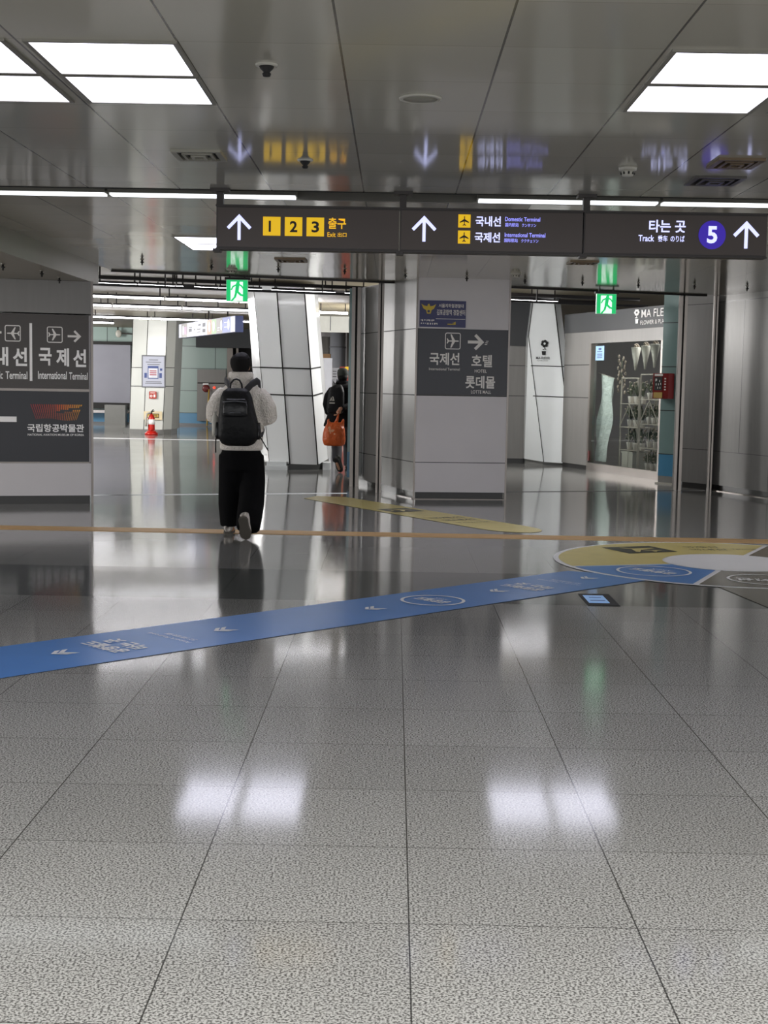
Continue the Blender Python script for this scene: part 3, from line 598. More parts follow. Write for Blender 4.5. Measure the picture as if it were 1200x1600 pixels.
mb = MB(); rect(mb, CF, pu(406), pu(485), pv(440), pv(430), e); mb.poly([CF(pu(x), pv(y), e) for x, y in [(485, 440), (472, 440), (472, 426), (455, 426), (492, 408), (492, 440)]]); obj('arrow', mb, MT['eagle'], t)

# ================================================================== CEILING FITTINGS
lt = None
def light_panel(x, y, z, sx, sy, label, grp):
    global lt
    t = thing('ceiling_light', (x, y, z - .012), label, 'ceiling light', grp)
    mb = MB(); hx, hy, r = sx / 2, sy / 2, .018
    for a, b in (((-hx - r, -hy - r), (hx + r, -hy)), ((-hx - r, hy), (hx + r, hy + r)), ((-hx - r, -hy), (-hx, hy)), ((hx, -hy), (hx + r, hy))): mb.box((x + a[0], y + a[1], z - .010), (x + b[0], y + b[1], z))
    obj('frame', mb, MT['lampframe'], t); obj('diffuser', MB().box((x - hx, y - hy, z - .007), (x + hx, y + hy, z - .001)), MT['panel'], t)
for side, xs in (('left', (-1.745, -1.108)), ('right', (1.28, 1.925))):
    for i, x in enumerate(xs):
        for k, y in enumerate((5.435, 6.005)):
            w = 'inner' if (i == 1) == (side == 'left') else 'outer'
            light_panel(x, y, HN, .535, .515, f'square white ceiling light at {side} of near ceiling, {w} one of the {"near" if k == 0 else "far"} pair', 'square ceiling lights of the near bay')
for side, xs in (('left', (-1.76, -1.13)), ('right', (1.30, 1.93))):
    for i, x in enumerate(xs):
        for k, y in enumerate((12.95, 13.58)):
            w = 'inner' if (i == 1) == (side == 'left') else 'outer'
            light_panel(x, y, HF, .56, .58, f'square white ceiling light behind the hanging signs, {side} group, {w} one of the {"near" if k == 0 else "far"} pair', 'square ceiling lights of the far bay')
# slot lights along the step in the ceiling
xs = [(-3.40, -2.07), (-2.05, -.72), (.56, 1.84), (1.86, 3.1)]
for k, (x0, x1) in enumerate(xs):
    t = thing('slot_light', ((x0 + x1) / 2, 9.88, HF - .02), f'{ORD[k]} slim slot light from the left, above and behind the hanging signs', 'slot light', 'slot lights along the ceiling step')
    obj('housing', MB().box((x0, 9.80, HF), (x1, 9.96, 2.82)), MT['lampframe'], t); obj('diffuser', MB().box((x0 + .01, 9.82, HF - .012), (x1 - .01, 9.94, HF)), MT['slotled'], t)
def sprinkler(x, y, z, label, big=False, grp='sprinkler nozzles'):
    t = thing('sprinkler_head', (x, y, z - .06), label, 'sprinkler', grp)
    if big:
        obj('cover_plate', MB().lathe([(0, -.006), (.042, -.008), (.046, .004), (0, .004)], (x, y, z)), MT['white_plastic'], t)
        mb = MB().lathe([(0, -.048), (.014, -.046), (.018, -.036), (.012, -.03), (.026, -.016), (.03, -.008), (0, -.008)], (x, y, z)); obj('nozzle', mb, MT['joint'], t)
    else:
        obj('cover_plate', MB().lathe([(0, -.006), (.022, -.006), (.022, .004), (0, .004)], (x, y, z)), MT['lampframe'], t)
        obj('nozzle', MB().lathe([(0, -.065), (.007, -.065), (.010, -.04), (.022, -.036), (.022, -.030), (.010, -.026), (.010, -.006), (0, -.006)], (x, y, z)), MT['joint'], t)
sprinkler(-.526, 5.51, HN, 'round sprinkler with pale plate left of the ceiling speaker', True)
sprinkler(-.525, 7.81, HN, 'small sprinkler above the yellow number sign on near ceiling', True)
FS = [(-2.786, 15.13), (-2.09, 15.6), (-1.355, 15.8), (-.60, 15.9), (.10, 16.42), (.84, 16.64), (1.56, 16.88), (2.28, 17.03), (3.01, 17.28), (3.72, 17.33), (4.42, 17.5)]
for k, (x, y) in enumerate(FS): sprinkler(x, y, HF, f'{ORD[k]} thin black sprinkler nozzle from the left along the shutter row', False, 'sprinkler row by the shutter')
for k, (x, y) in enumerate([(-3.80, 13.34), (-3.62, 14.1), (-3.66, 15.0)]): sprinkler(x, y, 2.51, f'{("nearest", "middle", "farthest")[k]} black sprinkler nozzle under the left soffit', False, 'sprinklers under the soffit')
t = thing('ceiling_speaker', (.088, 6.09, HN - .01), 'round ceiling speaker in the middle of the near ceiling', 'speaker')
obj('rim', MB().lathe([(.075, -.004), (.078, -.010), (.092, -.008), (.094, 0), (.075, 0)], (.088, 6.09, HN), 32), MT['white_plastic'], t); obj('grille', MB().lathe([(0, -.0075), (.076, -.0065), (.077, 0), (0, 0)], (.088, 6.09, HN), 32), MT['ventgrey'], t)
def detector(x, y, z, label, r=.05):
    t = thing('smoke_detector', (x, y, z - .05), label, 'smoke detector')
    obj('base', MB().lathe([(0, -.018), (r, -.018), (r * 1.05, 0), (0, 0)], (x, y, z)), MT['white_plastic'], t); obj('sensor', MB().lathe([(0, -.052), (r * .6, -.05), (r * .75, -.03), (r * .6, -.018), (0, -.018)], (x, y, z)), MT['white_plastic'], t)
    mb = MB()
    for k in range(8): a = k * pi / 4; mb.box((x + r * .7 * cos(a) - .005, y + r * .7 * sin(a) - .005, z - .042), (x + r * .7 * cos(a) + .005, y + r * .7 * sin(a) + .005, z - .028))
    obj('slots', mb, MT['joint'], t)
detector(1.289, 7.87, HN, 'white smoke detector on near ceiling left of the bronze vent')
detector(-1.93, 16.2, HF, 'smoke detector on far ceiling just before the left exit sign', .06)
detector(1.38, 16.1, HF, 'white smoke detector on far ceiling above the right corner of the middle column', .06)
detector(.36, 7.05, HN, 'flat white detector disc on near ceiling right of the speaker', .045) if False else None
def vent(x, y, z, sx, sy, label, mat, slats=6):
    t = thing('ceiling_vent', (x, y, z - .015), label, 'ceiling vent')
    hx, hy, r = sx / 2, sy / 2, .03; mb = MB()
    for a, b in (((-hx, -hy), (hx, -hy + r)), ((-hx, hy - r), (hx, hy)), ((-hx, -hy + r), (-hx + r, hy - r)), ((hx - r, -hy + r), (hx, hy - r))): mb.box((x + a[0], y + a[1], z - .014), (x + b[0], y + b[1], z))
    obj('frame', mb, mat, t); obj('duct', MB().box((x - hx + r, y - hy + r, z - .003), (x + hx - r, y + hy - r, z)), MT['joint'], t)
    mb = MB()
    for q, dz in ((.62, -.018), (.30, -.022)):
        a_, b_, r_ = hx * q, hy * q, .016
        for a, b in (((-a_, -b_), (a_, -b_ + r_)), ((-a_, b_ - r_), (a_, b_)), ((-a_, -b_ + r_), (-a_ + r_, b_ - r_)), ((a_ - r_, -b_ + r_), (a_, b_ - r_))): mb.box((x + a[0], y + a[1], z + dz), (x + b[0], y + b[1], z - .002))
    obj('slats', mb, mat, t)
vent(-1.10, 7.68, HN, .27, .32, 'grey ceiling vent above the left end of the hanging signs', MT['ventgrey'])
vent(1.84, 7.65, HN, .25, .31, 'bronze ceiling vent at right of near ceiling', MT['bronze'])
vent(1.875, 8.29, HN, .30, .33, 'dark grey ceiling vent just beyond the bronze one', MT['grime'])
vent(-1.14, 14.9, HF, .33, .40, 'bronze ceiling vent on far ceiling behind the number sign', MT['bronze'])
vent(1.95, 14.6, HF, .30, .34, 'bronze ceiling vent on far ceiling left of the right exit sign', MT['bronze'])

# exit signs
RUN = [((.015, .17), (-.01, -.02), .085), ((-.01, .15), (-.10, .10), .036), ((-.10, .10), (-.135, .03), .034), ((.02, .165), (.10, .12), .036), ((.10, .12), (.15, .05), .034),
       ((.0, -.01), (.085, -.09), .052), ((.085, -.09), (.19, -.115), .044), ((-.015, -.01), (-.05, -.14), .052), ((-.05, -.14), (-.13, -.235), .042)]
def exit_sign(x, y, label):
    s = .265; z1 = 2.665; f = Fr((x - s / 2, y - .03, z1 - s), (1, .05, 0), (0, 0, 1))
    t = thing('exit_sign', (x, y, z1 - s), label, 'exit sign', 'green exit signs')
    mb = MB(); slab(mb, f, 0, s, 0, s, -.05, 0); obj('case', mb, MT['exitedge'], t)
    mb = MB(); rect(mb, f, .006, s - .006, .006, s - .006, .002); obj('green_face', mb, MT['green_glow'], t)
    mb = MB(); rect(mb, f, .055, .205, .006, s - .025, .004); obj('white_door', mb, MT['exitwhite'], t)
    mb = MB()
    for a, b, wd in RUN:
        dx_, dy_ = b[0] - a[0], b[1] - a[1]; l_ = hypot(dx_, dy_); nx, ny = -dy_ / l_ * wd / 2, dx_ / l_ * wd / 2; ex, ey = dx_ / l_ * wd * .3, dy_ / l_ * wd * .3
        shape(mb, [(a[0] + nx - ex, a[1] + ny - ey), (a[0] - nx - ex, a[1] - ny - ey), (b[0] - nx + ex, b[1] - ny + ey), (b[0] + nx + ex, b[1] + ny + ey)], f, .135, .128, .52, 0, .006)
    disc(mb, f, .148, .236, .017, .006); obj('running_figure', mb, MT['green_glow'], t)
    mb = MB(); slab(mb, f, .03, .05, s, HF - z1 + s + .05, -.035, -.02); slab(mb, f, s - .05, s - .03, s, HF - z1 + s + .05, -.035, -.02); slab(mb, f, -.02, s + .03, s, s + .03, -.06, -.005); obj('hanger', mb, MT['darkmetal'], t)
exit_sign(-1.965, 17.05, 'left green exit sign hanging above the person with the backpack')
exit_sign(2.79, 18.42, 'right green exit sign hanging before the flower shop')

# ================================================================== HALL BEYOND: tube lights, trays
SL = .36
def tube_row(y0, segs, z, row, tray=True):
    for k, (x0, x1) in enumerate(segs):
        p, q = (x0, y0 + SL * x0, z), (x1, y0 + SL * x1, z); c = ((x0 + x1) / 2, y0 + SL * (x0 + x1) / 2, z)
        t = thing('tube_light', c, f'white tube light of the hall, {ORD[k]} from the left in the {row} row', 'tube light', 'tube lights in rows across the hall')
        obj('tube', MB().tube([p, q], .017, 8), MT['tube'], t)
        obj('housing', MB().bar((p[0], p[1], z + .035), (q[0], q[1], z + .035), .045, .03), MT['darkmetal'], t)
        mb = MB()
        for a in (.05, .95): X = x0 + (x1 - x0) * a; mb.bar((X, y0 + SL * X, z + .05), (X, y0 + SL * X, HH), .02)
        obj('hanger', mb, MT['darkmetal'], t)
def segs(x0, x1, L, g): 
    out = []; x = x0
    while x < x1: out.append((x, min(x + L, x1))); x += L + g
    return out
tube_row(21.75, [(-4.36, -3.83), (-3.81, -3.30), (-3.28, -3.18), (-3.02, -2.70), (-2.68, -2.05), (-1.9, -.95), (-.80, -.50), (1.66, 2.64)], 2.80, 'nearest')
tube_row(25.0, segs(-7.6, -1.9, 1.19, .03), 2.80, 'second')
tube_row(28.0, segs(-7.85, -2.2, 1.22, .03), 2.80, 'third')
tube_row(35.3, segs(-9.86, -3.4, 1.29, .04), 2.885, 'fourth')
tube_row(38.8, segs(-10.9, -7.4, 1.38, .05), 2.885, 'fifth')
def tray(y0, x0, x1, z, w, h, label, mat='darkmetal'):
    mb = MB().bar((x0, y0 + SL * x0, z), (x1, y0 + SL * x1, z), w, h)
    X = x0 + .2
    while X < x1: mb.bar((X, y0 + SL * X, z), (X, y0 + SL * X, HH), .02); X += 1.1
    tag(obj('cable_tray', mb, MT[mat]), label, 'cable tray', 'cable trays under the hall ceiling')
tray(21.75, -4.6, 4.05, 2.90, .12, .05, 'dark cable tray just above the nearest tube light row')
tray(20.9, -4.6, 4.05, 2.74, .05, .035, 'slim dark conduit just behind the shutter line')
tray(24.0, -7.4, 3.9, 2.97, .10, .05, 'dim conduit between the first and second tube light rows', 'darkmetal')
tray(29.2, -8.2, -2.0, 2.86, .08, .05, 'dark conduit behind the third tube light row')
if True:   # the pendant near the far opening
    t = thing('tube_light', (-1.55, 27.5, 2.86), 'short bright tube light pair seen right of the leaning white column', 'tube light')
    obj('hanger', MB().bar((-1.55, 28.4, 2.87), (-1.55, 28.4, HH), .02).bar((-1.05, 28.49, 2.87), (-1.05, 28.49, HH), .02), MT['darkmetal'], t)
    obj('tube', MB().tube([(-1.63, 26.6, 2.86), (-1.55, 28.4, 2.86)], .022, 8).tube([(-1.55, 28.4, 2.86), (-1.0, 28.5, 2.86)], .022, 8), MT['tube'], t)
# grey lightbox on the end wall
f = Fr((-14.6, 43.45, 0), (1, 0, 0), (0, 0, 1))
t = thing('billboard', (-11.5, 43.4, .5), 'blank grey lightbox board on the far left end wall', 'billboard')
mb = MB(); slab(mb, f, 0, 6.25, .68, 2.50, 0, .10); obj('face', mb, MT['board'], t)
mb = MB(); slab(mb, f, -.05, 6.3, 2.50, 2.60, 0, .14); slab(mb, f, -.05, 6.3, .50, .68, 0, .14); obj('frame', mb, MT['joint'], t)
mb = MB(); slab(mb, f, -.05, 6.3, .36, .44, 0, .25); obj('ledge', mb, MT['steel_light'], t)
t = thing('pipe_fitting', (-8.75, 43.4, 2.6), 'white round box with bent conduit above the grey lightbox', 'conduit')
obj('conduit', MB().tube([(-8.75, 43.38, 3.05), (-8.75, 43.38, 2.88), (-8.55, 43.38, 2.86), (-8.28, 43.38, 2.84), (-8.26, 43.38, 2.6)], .025, 8), MT['grime'], t); obj('junction_box', MB().ball((-8.72, 43.36, 2.85), (.1, .04, .12)), MT['white_plastic'], t)
tag(obj('post_box', MB().box((-9.05, 42.8, 0), (-8.4, 43.15, .62)), MT['baseboard']), 'low grey box against the end wall below the lightbox', 'box')
t = thing('barrier_stand', (-7.7, 41.0, 0), 'silver barrier post with base and rails beside the far left column', 'barrier')
obj('post', MB().tube([(-7.78, 41, .02), (-7.78, 41, .95)], .045).ball((-7.78, 41, .97), .055), MT['chrome'], t); obj('rail', MB().box((-7.95, 40.97, .40), (-7.4, 41.03, .45)).box((-7.95, 40.97, .10), (-7.4, 41.03, .14)), MT['joint'], t); obj('base', MB().lathe([(0, 0), (.2, 0), (.2, .03), (0, .05)], (-7.78, 41, 0)), MT['chrome'], t)
# hanging information sign of the hall
p, q = (-5.47, 34.8), (-3.46, 29.7); f = wallfr(p, q); L = hypot(q[0] - p[0], q[1] - p[1])
t = thing('information_sign', ((p[0] + q[0]) / 2, (p[1] + q[1]) / 2, 2.48), 'long hanging information sign in coloured sections in the hall', 'sign')
mb = MB(); slab(mb, f, 0, L, 2.48, 2.83, -.18, 0); obj('box', mb, MT['navy'], t)
mb = MB(); bounds = [(0, .05, 1), (.05, .17, 0), (.17, .54, 1), (.54, .62, 2), (.62, .70, 3), (.70, .80, 0), (.80, .93, 4), (.93, 1.0, 1)]
for a, b, m_ in bounds: rect(mb, f, a * L, b * L, 2.49, 2.82, .004, m_)
obj('coloured_face', mb, [MT['signA'], MT['signW'], MT['signO'], MT['signG'], MT['signB']], t)
for a, r in ((.09, .10), (.585, .11), (.66, .11), (.785, .10), (.90, .11)): mb = MB(); disc(mb, f, a * L, 2.66, r, .008, 0, ry=.12); obj('line_disc', mb, MT['signW'], t)
mb = MB()
for a, b, v, h in ((.20, .26, 2.6, .08), (.20, .27, 2.70, .02), (.30, .32, 2.63, .03), (.36, .42, 2.56, .02), (.36, .43, 2.63, .02), (.38, .43, 2.72, .04), (.46, .51, 2.68, .09), (.46, .51, 2.55, .08)): rect(mb, f, a * L, b * L, v, v + h, .008, 1)
for a, b, v in ((.72, .76, 2.55), (.72, .76, 2.60), (.83, .88, 2.6), (.83, .88, 2.7)): rect(mb, f, a * L, b * L, v, v + .02, .008, 0)
rect(mb, f, .11 * L, .16 * L, 2.55, 2.74, .008, 2); obj('symbols', mb, [MT['signW'], MT['mid'], MT['signP']], t)
mb = MB()
for a in (.2, .5, .82): P = f(a * L, 2.83, -.09); mb.bar(P, (P.x, P.y, HH), .03)
obj('hanger', mb, MT['darkmetal'], t)
# steel hydrant cabinet with bell on the end wall
f = Fr((-6.26, 43.47, 0), (1, 0, 0), (0, 0, 1))
t = thing('hydrant_cabinet', (-5.8, 43.4, .1), 'steel hydrant cabinet with dark red bell behind the person in fleece', 'fire cabinet')
mb = MB(); slab(mb, f, .02, .92, .15, 1.78, 0, .10); obj('case', mb, MT['steel'], t)
mb = MB(); slab(mb, f, .03, .91, 1.33, 1.37, .1, .11); obj('shelf_joint', mb, MT['joint'], t)
mb = MB(); rect(mb, f, .2, .38, 1.30, 1.34, .125); obj('nameplate', mb, MT['white'], t)
mb = MB().ball((-5.96, 43.35, 1.18), (.12, .05, .12)); obj('bell', mb, MT['redknob'], t); obj('pilot_lamp', MB().ball((-5.70, 43.36, 1.21), .035), MT['spark'], t)
tag(obj('cleaning_pole', MB().tube([(-5.86, 42.9, .02), (-5.84, 43.2, 1.15)], .025), MT['labelyellow']), 'yellow pole leaning on the steel hydrant cabinet', 'pole')
# opening to the right of the leaning column
t = thing('bulkhead_box', (-1.6, 34, 2.72), 'white boxed bulkhead high above the walker in black', 'bulkhead')
obj('casing', MB().box((-2.3, 33.9, 2.70), (-.9, 35, 3.05)).box((-2.32, 33.85, 2.66), (-.88, 34, 2.70)), MT['hallwhite'], t)
obj('seam', MB().box((-1.62, 33.895, 2.70), (-1.6, 33.9, 3.05)), MT['mid'], t); obj('bracket', MB().box((-1.14, 33.8, 2.72), (-1.10, 33.9, 2.98)), MT['grime'], t)
t = thing('round_pillar', (-1.5, 38.6, 0), 'pale round pillar in the distance above the walker in black', 'pillar')
obj('shaft', MB().lathe([(0, 0), (.22, 0), (.22, 3.0), (0, 3.0)], (-1.62, 38.6, 0), 24), MT['concrete'], t); obj('collar', MB().lathe([(0, 2.40), (.235, 2.40), (.235, 2.44), (0, 2.44)], (-1.62, 38.6, 0), 24), MT['mid'], t)
tag(obj('standing_panel', MB().box((-1.93, 36.0, .05), (-1.65, 36.06, 2.07)).box((-1.93, 35.96, 0), (-1.65, 36.1, .05)), MT['posterwhite']), 'tall blank white panel standing behind the leaning column', 'panel')
tag(obj('carton', MB().box((-1.93, 36.12, 0), (-1.70, 36.3, 2.18)).box((-1.92, 36.10, 2.1), (-1.71, 36.12, 2.17)), MT['box']), 'brown board edge showing above the tall white panel', 'board')
t = thing('price_notice', (-1.6, 36.4, 1.5), 'small white notice right of the tall white panel', 'notice'); f = Fr((-1.68, 36.4, 0), (1, 0, 0), (0, 0, 1))
mb = MB(); slab(mb, f, 0, .20, 1.52, 1.82, -.02, 0); slab(mb, f, .08, .12, .0, 1.52, -.02, -.005); obj('sheet', mb, MT['posterwhite'], t)
mb = MB(); [rect(mb, f, .03, .13, v, v + .02, .003) for v in (1.58, 1.65, 1.72)]; obj('print', mb, MT['mid'], t)
t = thing('warning_banner', (-1.42, 36.6, 1.4), 'red and yellow striped banner beside the walker in black', 'banner'); f = Fr((-1.47, 36.6, 0), (1, 0, 0), (0, 0, 1))
mb = MB(); slab(mb, f, 0, .26, .3, 1.86, -.02, 0); slab(mb, f, 0, .26, .0, .3, -.02, -.01); obj('sheet', mb, MT['redsign'], t); mb = MB(); mb.poly([f(0, 1.62, .003), f(0, 1.72, .003), f(.16, 1.86, .003), f(.26, 1.86, .003), f(.26, 1.80, .003)]); obj('stripe', mb, MT['yellow_glow'], t)
tag(obj('traffic_cone', MB().lathe([(0, 0), (.2, 0), (.2, .04), (.14, .05), (.04, .72), (0, .72)], (-1.86, 35.6, 0)).lathe([(0, .8), (.12, .8), (.12, .9), (0, .9)], (-1.90, 35.6, .5)), MT['orange']), 'orange cone peeking out behind the leaning column', 'cone') if False else None
tag(obj('rolling_shutter', MB().box((-2.2, 38.9, 2.30), (-1.75, 39.0, 2.72)).box((-2.2, 38.95, 0), (-1.75, 39.0, 2.3)), MT['grime']), 'grey rolled shutter in the distance left of the round pillar', 'shutter')
tag(obj('drain_pipe', MB().tube([(-1.26, 37.0, 0), (-1.26, 37.0, 3.05)], .05).tube([(-1.10, 37.2, 0), (-1.10, 37.2, 3.05)], .11), MT['grime']), 'dark vertical pipe pair right of the round pillar', 'pipe')

# ================================================================== FLOWER SHOP
Q0 = (3.344, 23.581); Q1 = (4.112, 21.267); SHL = hypot(Q1[0] - Q0[0], Q1[1] - Q0[1]); SF = wallfr(Q0, Q1)
t = thing('shop_front', (3.7, 22.4, 0), 'flower shop front with charcoal fascia and glass at right', 'shop front')
mb = MB(); slab(mb, SF, -1.05, SHL + .12, 2.37, 2.70, -.15, .02); obj('fascia', mb, MT['fascia'], t)
mb = MB(); slab(mb, SF, -.02, SHL + .12, 2.17, 2.37, -.10, 0); obj('lintel', mb, MT['steel'], t)
mb = MB(); slab(mb, SF, -1.05, -.02, .08, 2.37, -.12, .0); slab(mb, SF, -1.05, -.02, 0, .08, -.12, -.02, 1)
for z in (1.245, 1.81): slab(mb, SF, -1.05, -.02, z - .006, z + .006, -.002, .003, 1)
obj('side_panel', mb, [MT['steel'], MT['joint']], t)
mb = MB(); rect(mb, SF, .03, SHL - .02, .14, 2.17, -.004); obj('pane', mb, MT['glass'], t)
mb = MB(); slab(mb, SF, -.02, SHL + .05, 0, .14, -.05, .02); slab(mb, SF, -.02, .035, .14, 2.17, -.05, .02); slab(mb, SF, SHL - .02, SHL + .05, .14, 2.17, -.05, .02); obj('frame', mb, MT['rail'], t)
mb = MB(); slab(mb, SF, .02, .07, .17, .34, .0, .02); obj('hinge', mb, MT['redknob'], t)
def su(px): 
    tab = [(880, -.98), (918, 0), (965, 1.0), (990, 1.535), (1028, SHL)]
    for (a, b), (c, d) in zip(tab[:-1], tab[1:]):
        if px <= c: break
    return b + (d - b) * (px - a) / (c - a)
mb = MB(); text(mb, 'MA FLEUR', SF, su(1000), su(1000) + 1.0, 2.535, 2.66, .026, bold=.003); text(mb, 'FLOWER & PLANT', SF, su(999), su(999) + .90, 2.425, 2.49, .026, bold=.0); obj('lettering', mb, MT['white'], t)
mb = MB(); FU = su(993.5)
for k in range(6): disc(mb, SF, FU + .055 * cos(k * pi / 3), 2.625 + .032 * sin(k * pi / 3), .036, .026, 0, ry=.022, n=14)
disc(mb, SF, FU, 2.625, .028, .028, 1, ry=.016); rect(mb, SF, FU - .01, FU + .01, 2.55, 2.59, .026); rect(mb, SF, FU - .05, FU + .03, 2.535, 2.548, .026); mb.poly([SF(FU - .03, 2.45, .026), SF(FU + .05, 2.45, .026), SF(FU + .06, 2.52, .026), SF(FU - .045, 2.52, .026)]); obj('flower_emblem', mb, [MT['white'], MT['fascia']], t)
t = thing('door_notice', (3.4, 23.3, 1.95), 'pale blue paper notice taped inside the shop glass', 'notice'); 
mb = MB(); slab(mb, SF, su(926.5), su(941), 1.88, 2.12, .004, .007); obj('sheet', mb, MT['stick'], t)
mb = MB(); c_ = su(934); disc(mb, SF, c_, 2.07, .06, .009, ry=.02)
for v in (2.02, 1.98, 1.95, 1.92): rect(mb, SF, c_ - .10, c_ + .09, v, v + .012, .009)
obj('print', mb, MT['posterblue'], t)
# teal pilaster beside the shop
p, q = (3.985, 20.62), (4.205, 20.36); f = wallfr(p, q); L = hypot(q[0] - p[0], q[1] - p[1])
t = thing('tiled_pilaster', (4.1, 20.6, 0), 'narrow teal panelled pilaster with a blue foot right of the shop', 'pilaster')
mb = MB(); slab(mb, f, 0, L, .45, 2.9, -.3, 0, 0); slab(mb, f, 0, L, .12, .45, -.3, .001, 1); slab(mb, f, 0, L, 0, .12, -.3, .0, 2)
for z in (.45, 1.10, 1.75, 2.40): slab(mb, f, 0, L, z - .006, z + .006, -.002, .003, 3)
obj('cladding', mb, [MT['teal_panel'], MT['blue_panel'], MT['baseboard'], MT['joint']], t)
mb = MB(); slab(mb, f, -.02, L, 0, .02, 0, .05); obj('foot_ledge', mb, MT['white_plastic'], t)
g = wallfr((3.965, 20.60), (4.205, 20.34))
t = thing('alarm_cabinet', (4.05, 20.3, 1.27), 'red equipment cabinet with yellow label hung on the teal pilaster', 'fire cabinet')
mb = MB(); slab(mb, g, -.03, .25, 1.275, 1.65, .0, .14); obj('case', mb, MT['red'], t)
g2 = Fr(g(-.03, 0, .14), g.r, g.u)
mb = MB(); rect(mb, g2, .03, .17, 1.40, 1.60, .003, 0); obj('window', mb, MT['joint'], t)
mb = MB(); rect(mb, g2, .02, .18, 1.285, 1.37, .004); obj('yellow_label', mb, MT['labelyellow'], t)
mb = MB(); rect(mb, g2, .03, .18, 1.61, 1.64, .004); [rect(mb, g2, u, u + .012, v, v + .03, .006) for u, v in ((.05, 1.53), (.06, 1.47), (.09, 1.42), (.10, 1.47), (.13, 1.42), (.14, 1.48), (.12, 1.52))]; rect(mb, g2, .05, .08, 1.54, 1.57, .007); [rect(mb, g2, .21, .24, v, v + .02, .004) for v in (1.40, 1.44, 1.48, 1.52, 1.56)]; obj('lettering', mb, MT['white_soft'], t)
# shop interior
SN = SF.n
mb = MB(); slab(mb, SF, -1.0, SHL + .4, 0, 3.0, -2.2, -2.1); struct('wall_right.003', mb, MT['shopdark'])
IF = Fr(SF(0, 0, -.18), SF.r, SF.u)
t = thing('plastic_sheet', (IF(.2, 0, 0)), 'hanging crumpled white plastic sheet inside the shop glass', 'sheet')
mb = MB(); n_, m_ = 10, 24; vs = []
for j_ in range(m_ + 1):
    for i_ in range(n_ + 1):
        x, y = i_ / n_, j_ / m_; wob = .03 * sin(9 * x + 5 * y) + .02 * sin(23 * x - 11 * y); vs.append(IF(-.02 + x * (.52 - .16 * (1 - y)) - .08 * (1 - y), .16 + y * (1.50 - .08 * x), wob - .03))
mb.add(vs, [(j_ * (n_ + 1) + i_, j_ * (n_ + 1) + i_ + 1, (j_ + 1) * (n_ + 1) + i_ + 1, (j_ + 1) * (n_ + 1) + i_) for j_ in range(m_) for i_ in range(n_)], 0, True)
obj('film', mb, MT['sheet'], t); mb = MB().bar(IF(-.1, 1.67, -.03), IF(.5, 1.58, -.03), .012); obj('hanging_wire', mb, MT['rack'], t)
RF = Fr(SF(0, 0, -.30), SF.r, SF.u)
def rack_thing(u0, u1, top, shelves, label, ladder):
    t = thing('display_rack', RF((u0 + u1) / 2, 0, 0), label, 'rack', 'shop display racks'); mb = MB()
    for u in (u0, u1):
        for w in (0, -.30): mb.bar(RF(u, 0, w), RF(u, top, w), .022)
    obj('uprights', mb, MT['rack'], t)
    for z in shelves:
        mb = MB(); slab(mb, RF, u0, u1, z - .012, z, -.31, .01); obj('shelf', mb, MT['rack'], t)
    mb = MB(); um = (u0 + u1) / 2; z0 = shelves[ladder]; mb.bar(RF(u0, z0 - .0, .01), RF(um, z0 + .38, .01), .012); mb.bar(RF(u1, z0, .01), RF(um, z0 + .38, .01), .012); mb.bar(RF(um, .1, .01), RF(um, z0 + .38, .01), .010); mb.bar(RF(u0, top - .01, 0), RF(u1, top - .01, 0), .02); obj('brace', mb, MT['rack'], t)
R1, R2 = (.58, 1.20), (1.24, 1.88)
S1_, S2_ = [.40, .78, 1.17], [.10, .46, .85, 1.25]
rack_thing(*R1, 1.60, S1_, 'left wire display rack with plants behind the shop glass', 1); rack_thing(*R2, 1.66, S2_, 'right wire display rack with crowded pots behind the shop glass', 2)
def plant(loc, label, kind, s=1.):
    t = thing('potted_plant', loc, label, 'plant', 'small potted plants on the shop racks'); c = Vector(loc)
    obj('pot', MB().lathe([(0, 0), (.032 * s, 0), (.045 * s, .085 * s), (.047 * s, .09 * s), (.036 * s, .09 * s), (.034 * s, .08 * s), (0, .08 * s)], c, 14), MT['pot'], t)
    mb = MB()
    for k in range(16 if kind else 12):
        a = random.uniform(0, 2 * pi); r = random.uniform(.02, .085) * s; h = random.uniform(.05, .19) * s; p0 = c + Vector((0, 0, .08 * s)); p1 = p0 + Vector((r * cos(a), r * sin(a), h))
        d = Vector((-sin(a), cos(a), 0)) * .016 * s; pm = p0.lerp(p1, .6) + Vector((0, 0, .02 * s)); mb.add([p0, pm + d, p1, pm - d], [(0, 1, 2, 3)], 0)
        mb.ball(p1, .013 * s, 6, 1 if k % 3 else 0)
    obj('foliage', mb, [MT['foliage'], MT['dried']], t); return t
pr = {}
def put(loc, label, kind, s):
    if (kind, s) not in pr: pr[(kind, s)] = plant(loc, label, kind, s)
    else: dup(pr[(kind, s)], loc, label)
nm = ['bottom', 'lower', 'upper', 'top']
for rk, (u0, u1), sh, cnt in (('left', R1, S1_, 3), ('right', R2, S2_, 4)):
    for i, z in enumerate(sh):
        n = cnt if not (rk == 'right' and i == 1) else 3
        for k in range(n):
            u = u0 + (k + .5) * (u1 - u0) / n; put(tuple(RF(u, z, -.13)), f'white potted plant, {ORD[k]} from the left on the {nm[i if rk == "right" else i + 1]} shelf of the {rk} rack', (i + k) % 2, 1.3 if rk == 'left' else 1.15)
    if rk == 'left': tag(obj('storage_crate', (lambda m: (slab(m, RF, u0 + .04, u1 - .2, .0, .34, -.3, -.02), slab(m, RF, u0 + .03, u1 - .19, .34, .37, -.31, -.01), m)[2])(MB()), MT['white_plastic']), 'pale storage crate on the floor under the left rack', 'crate')
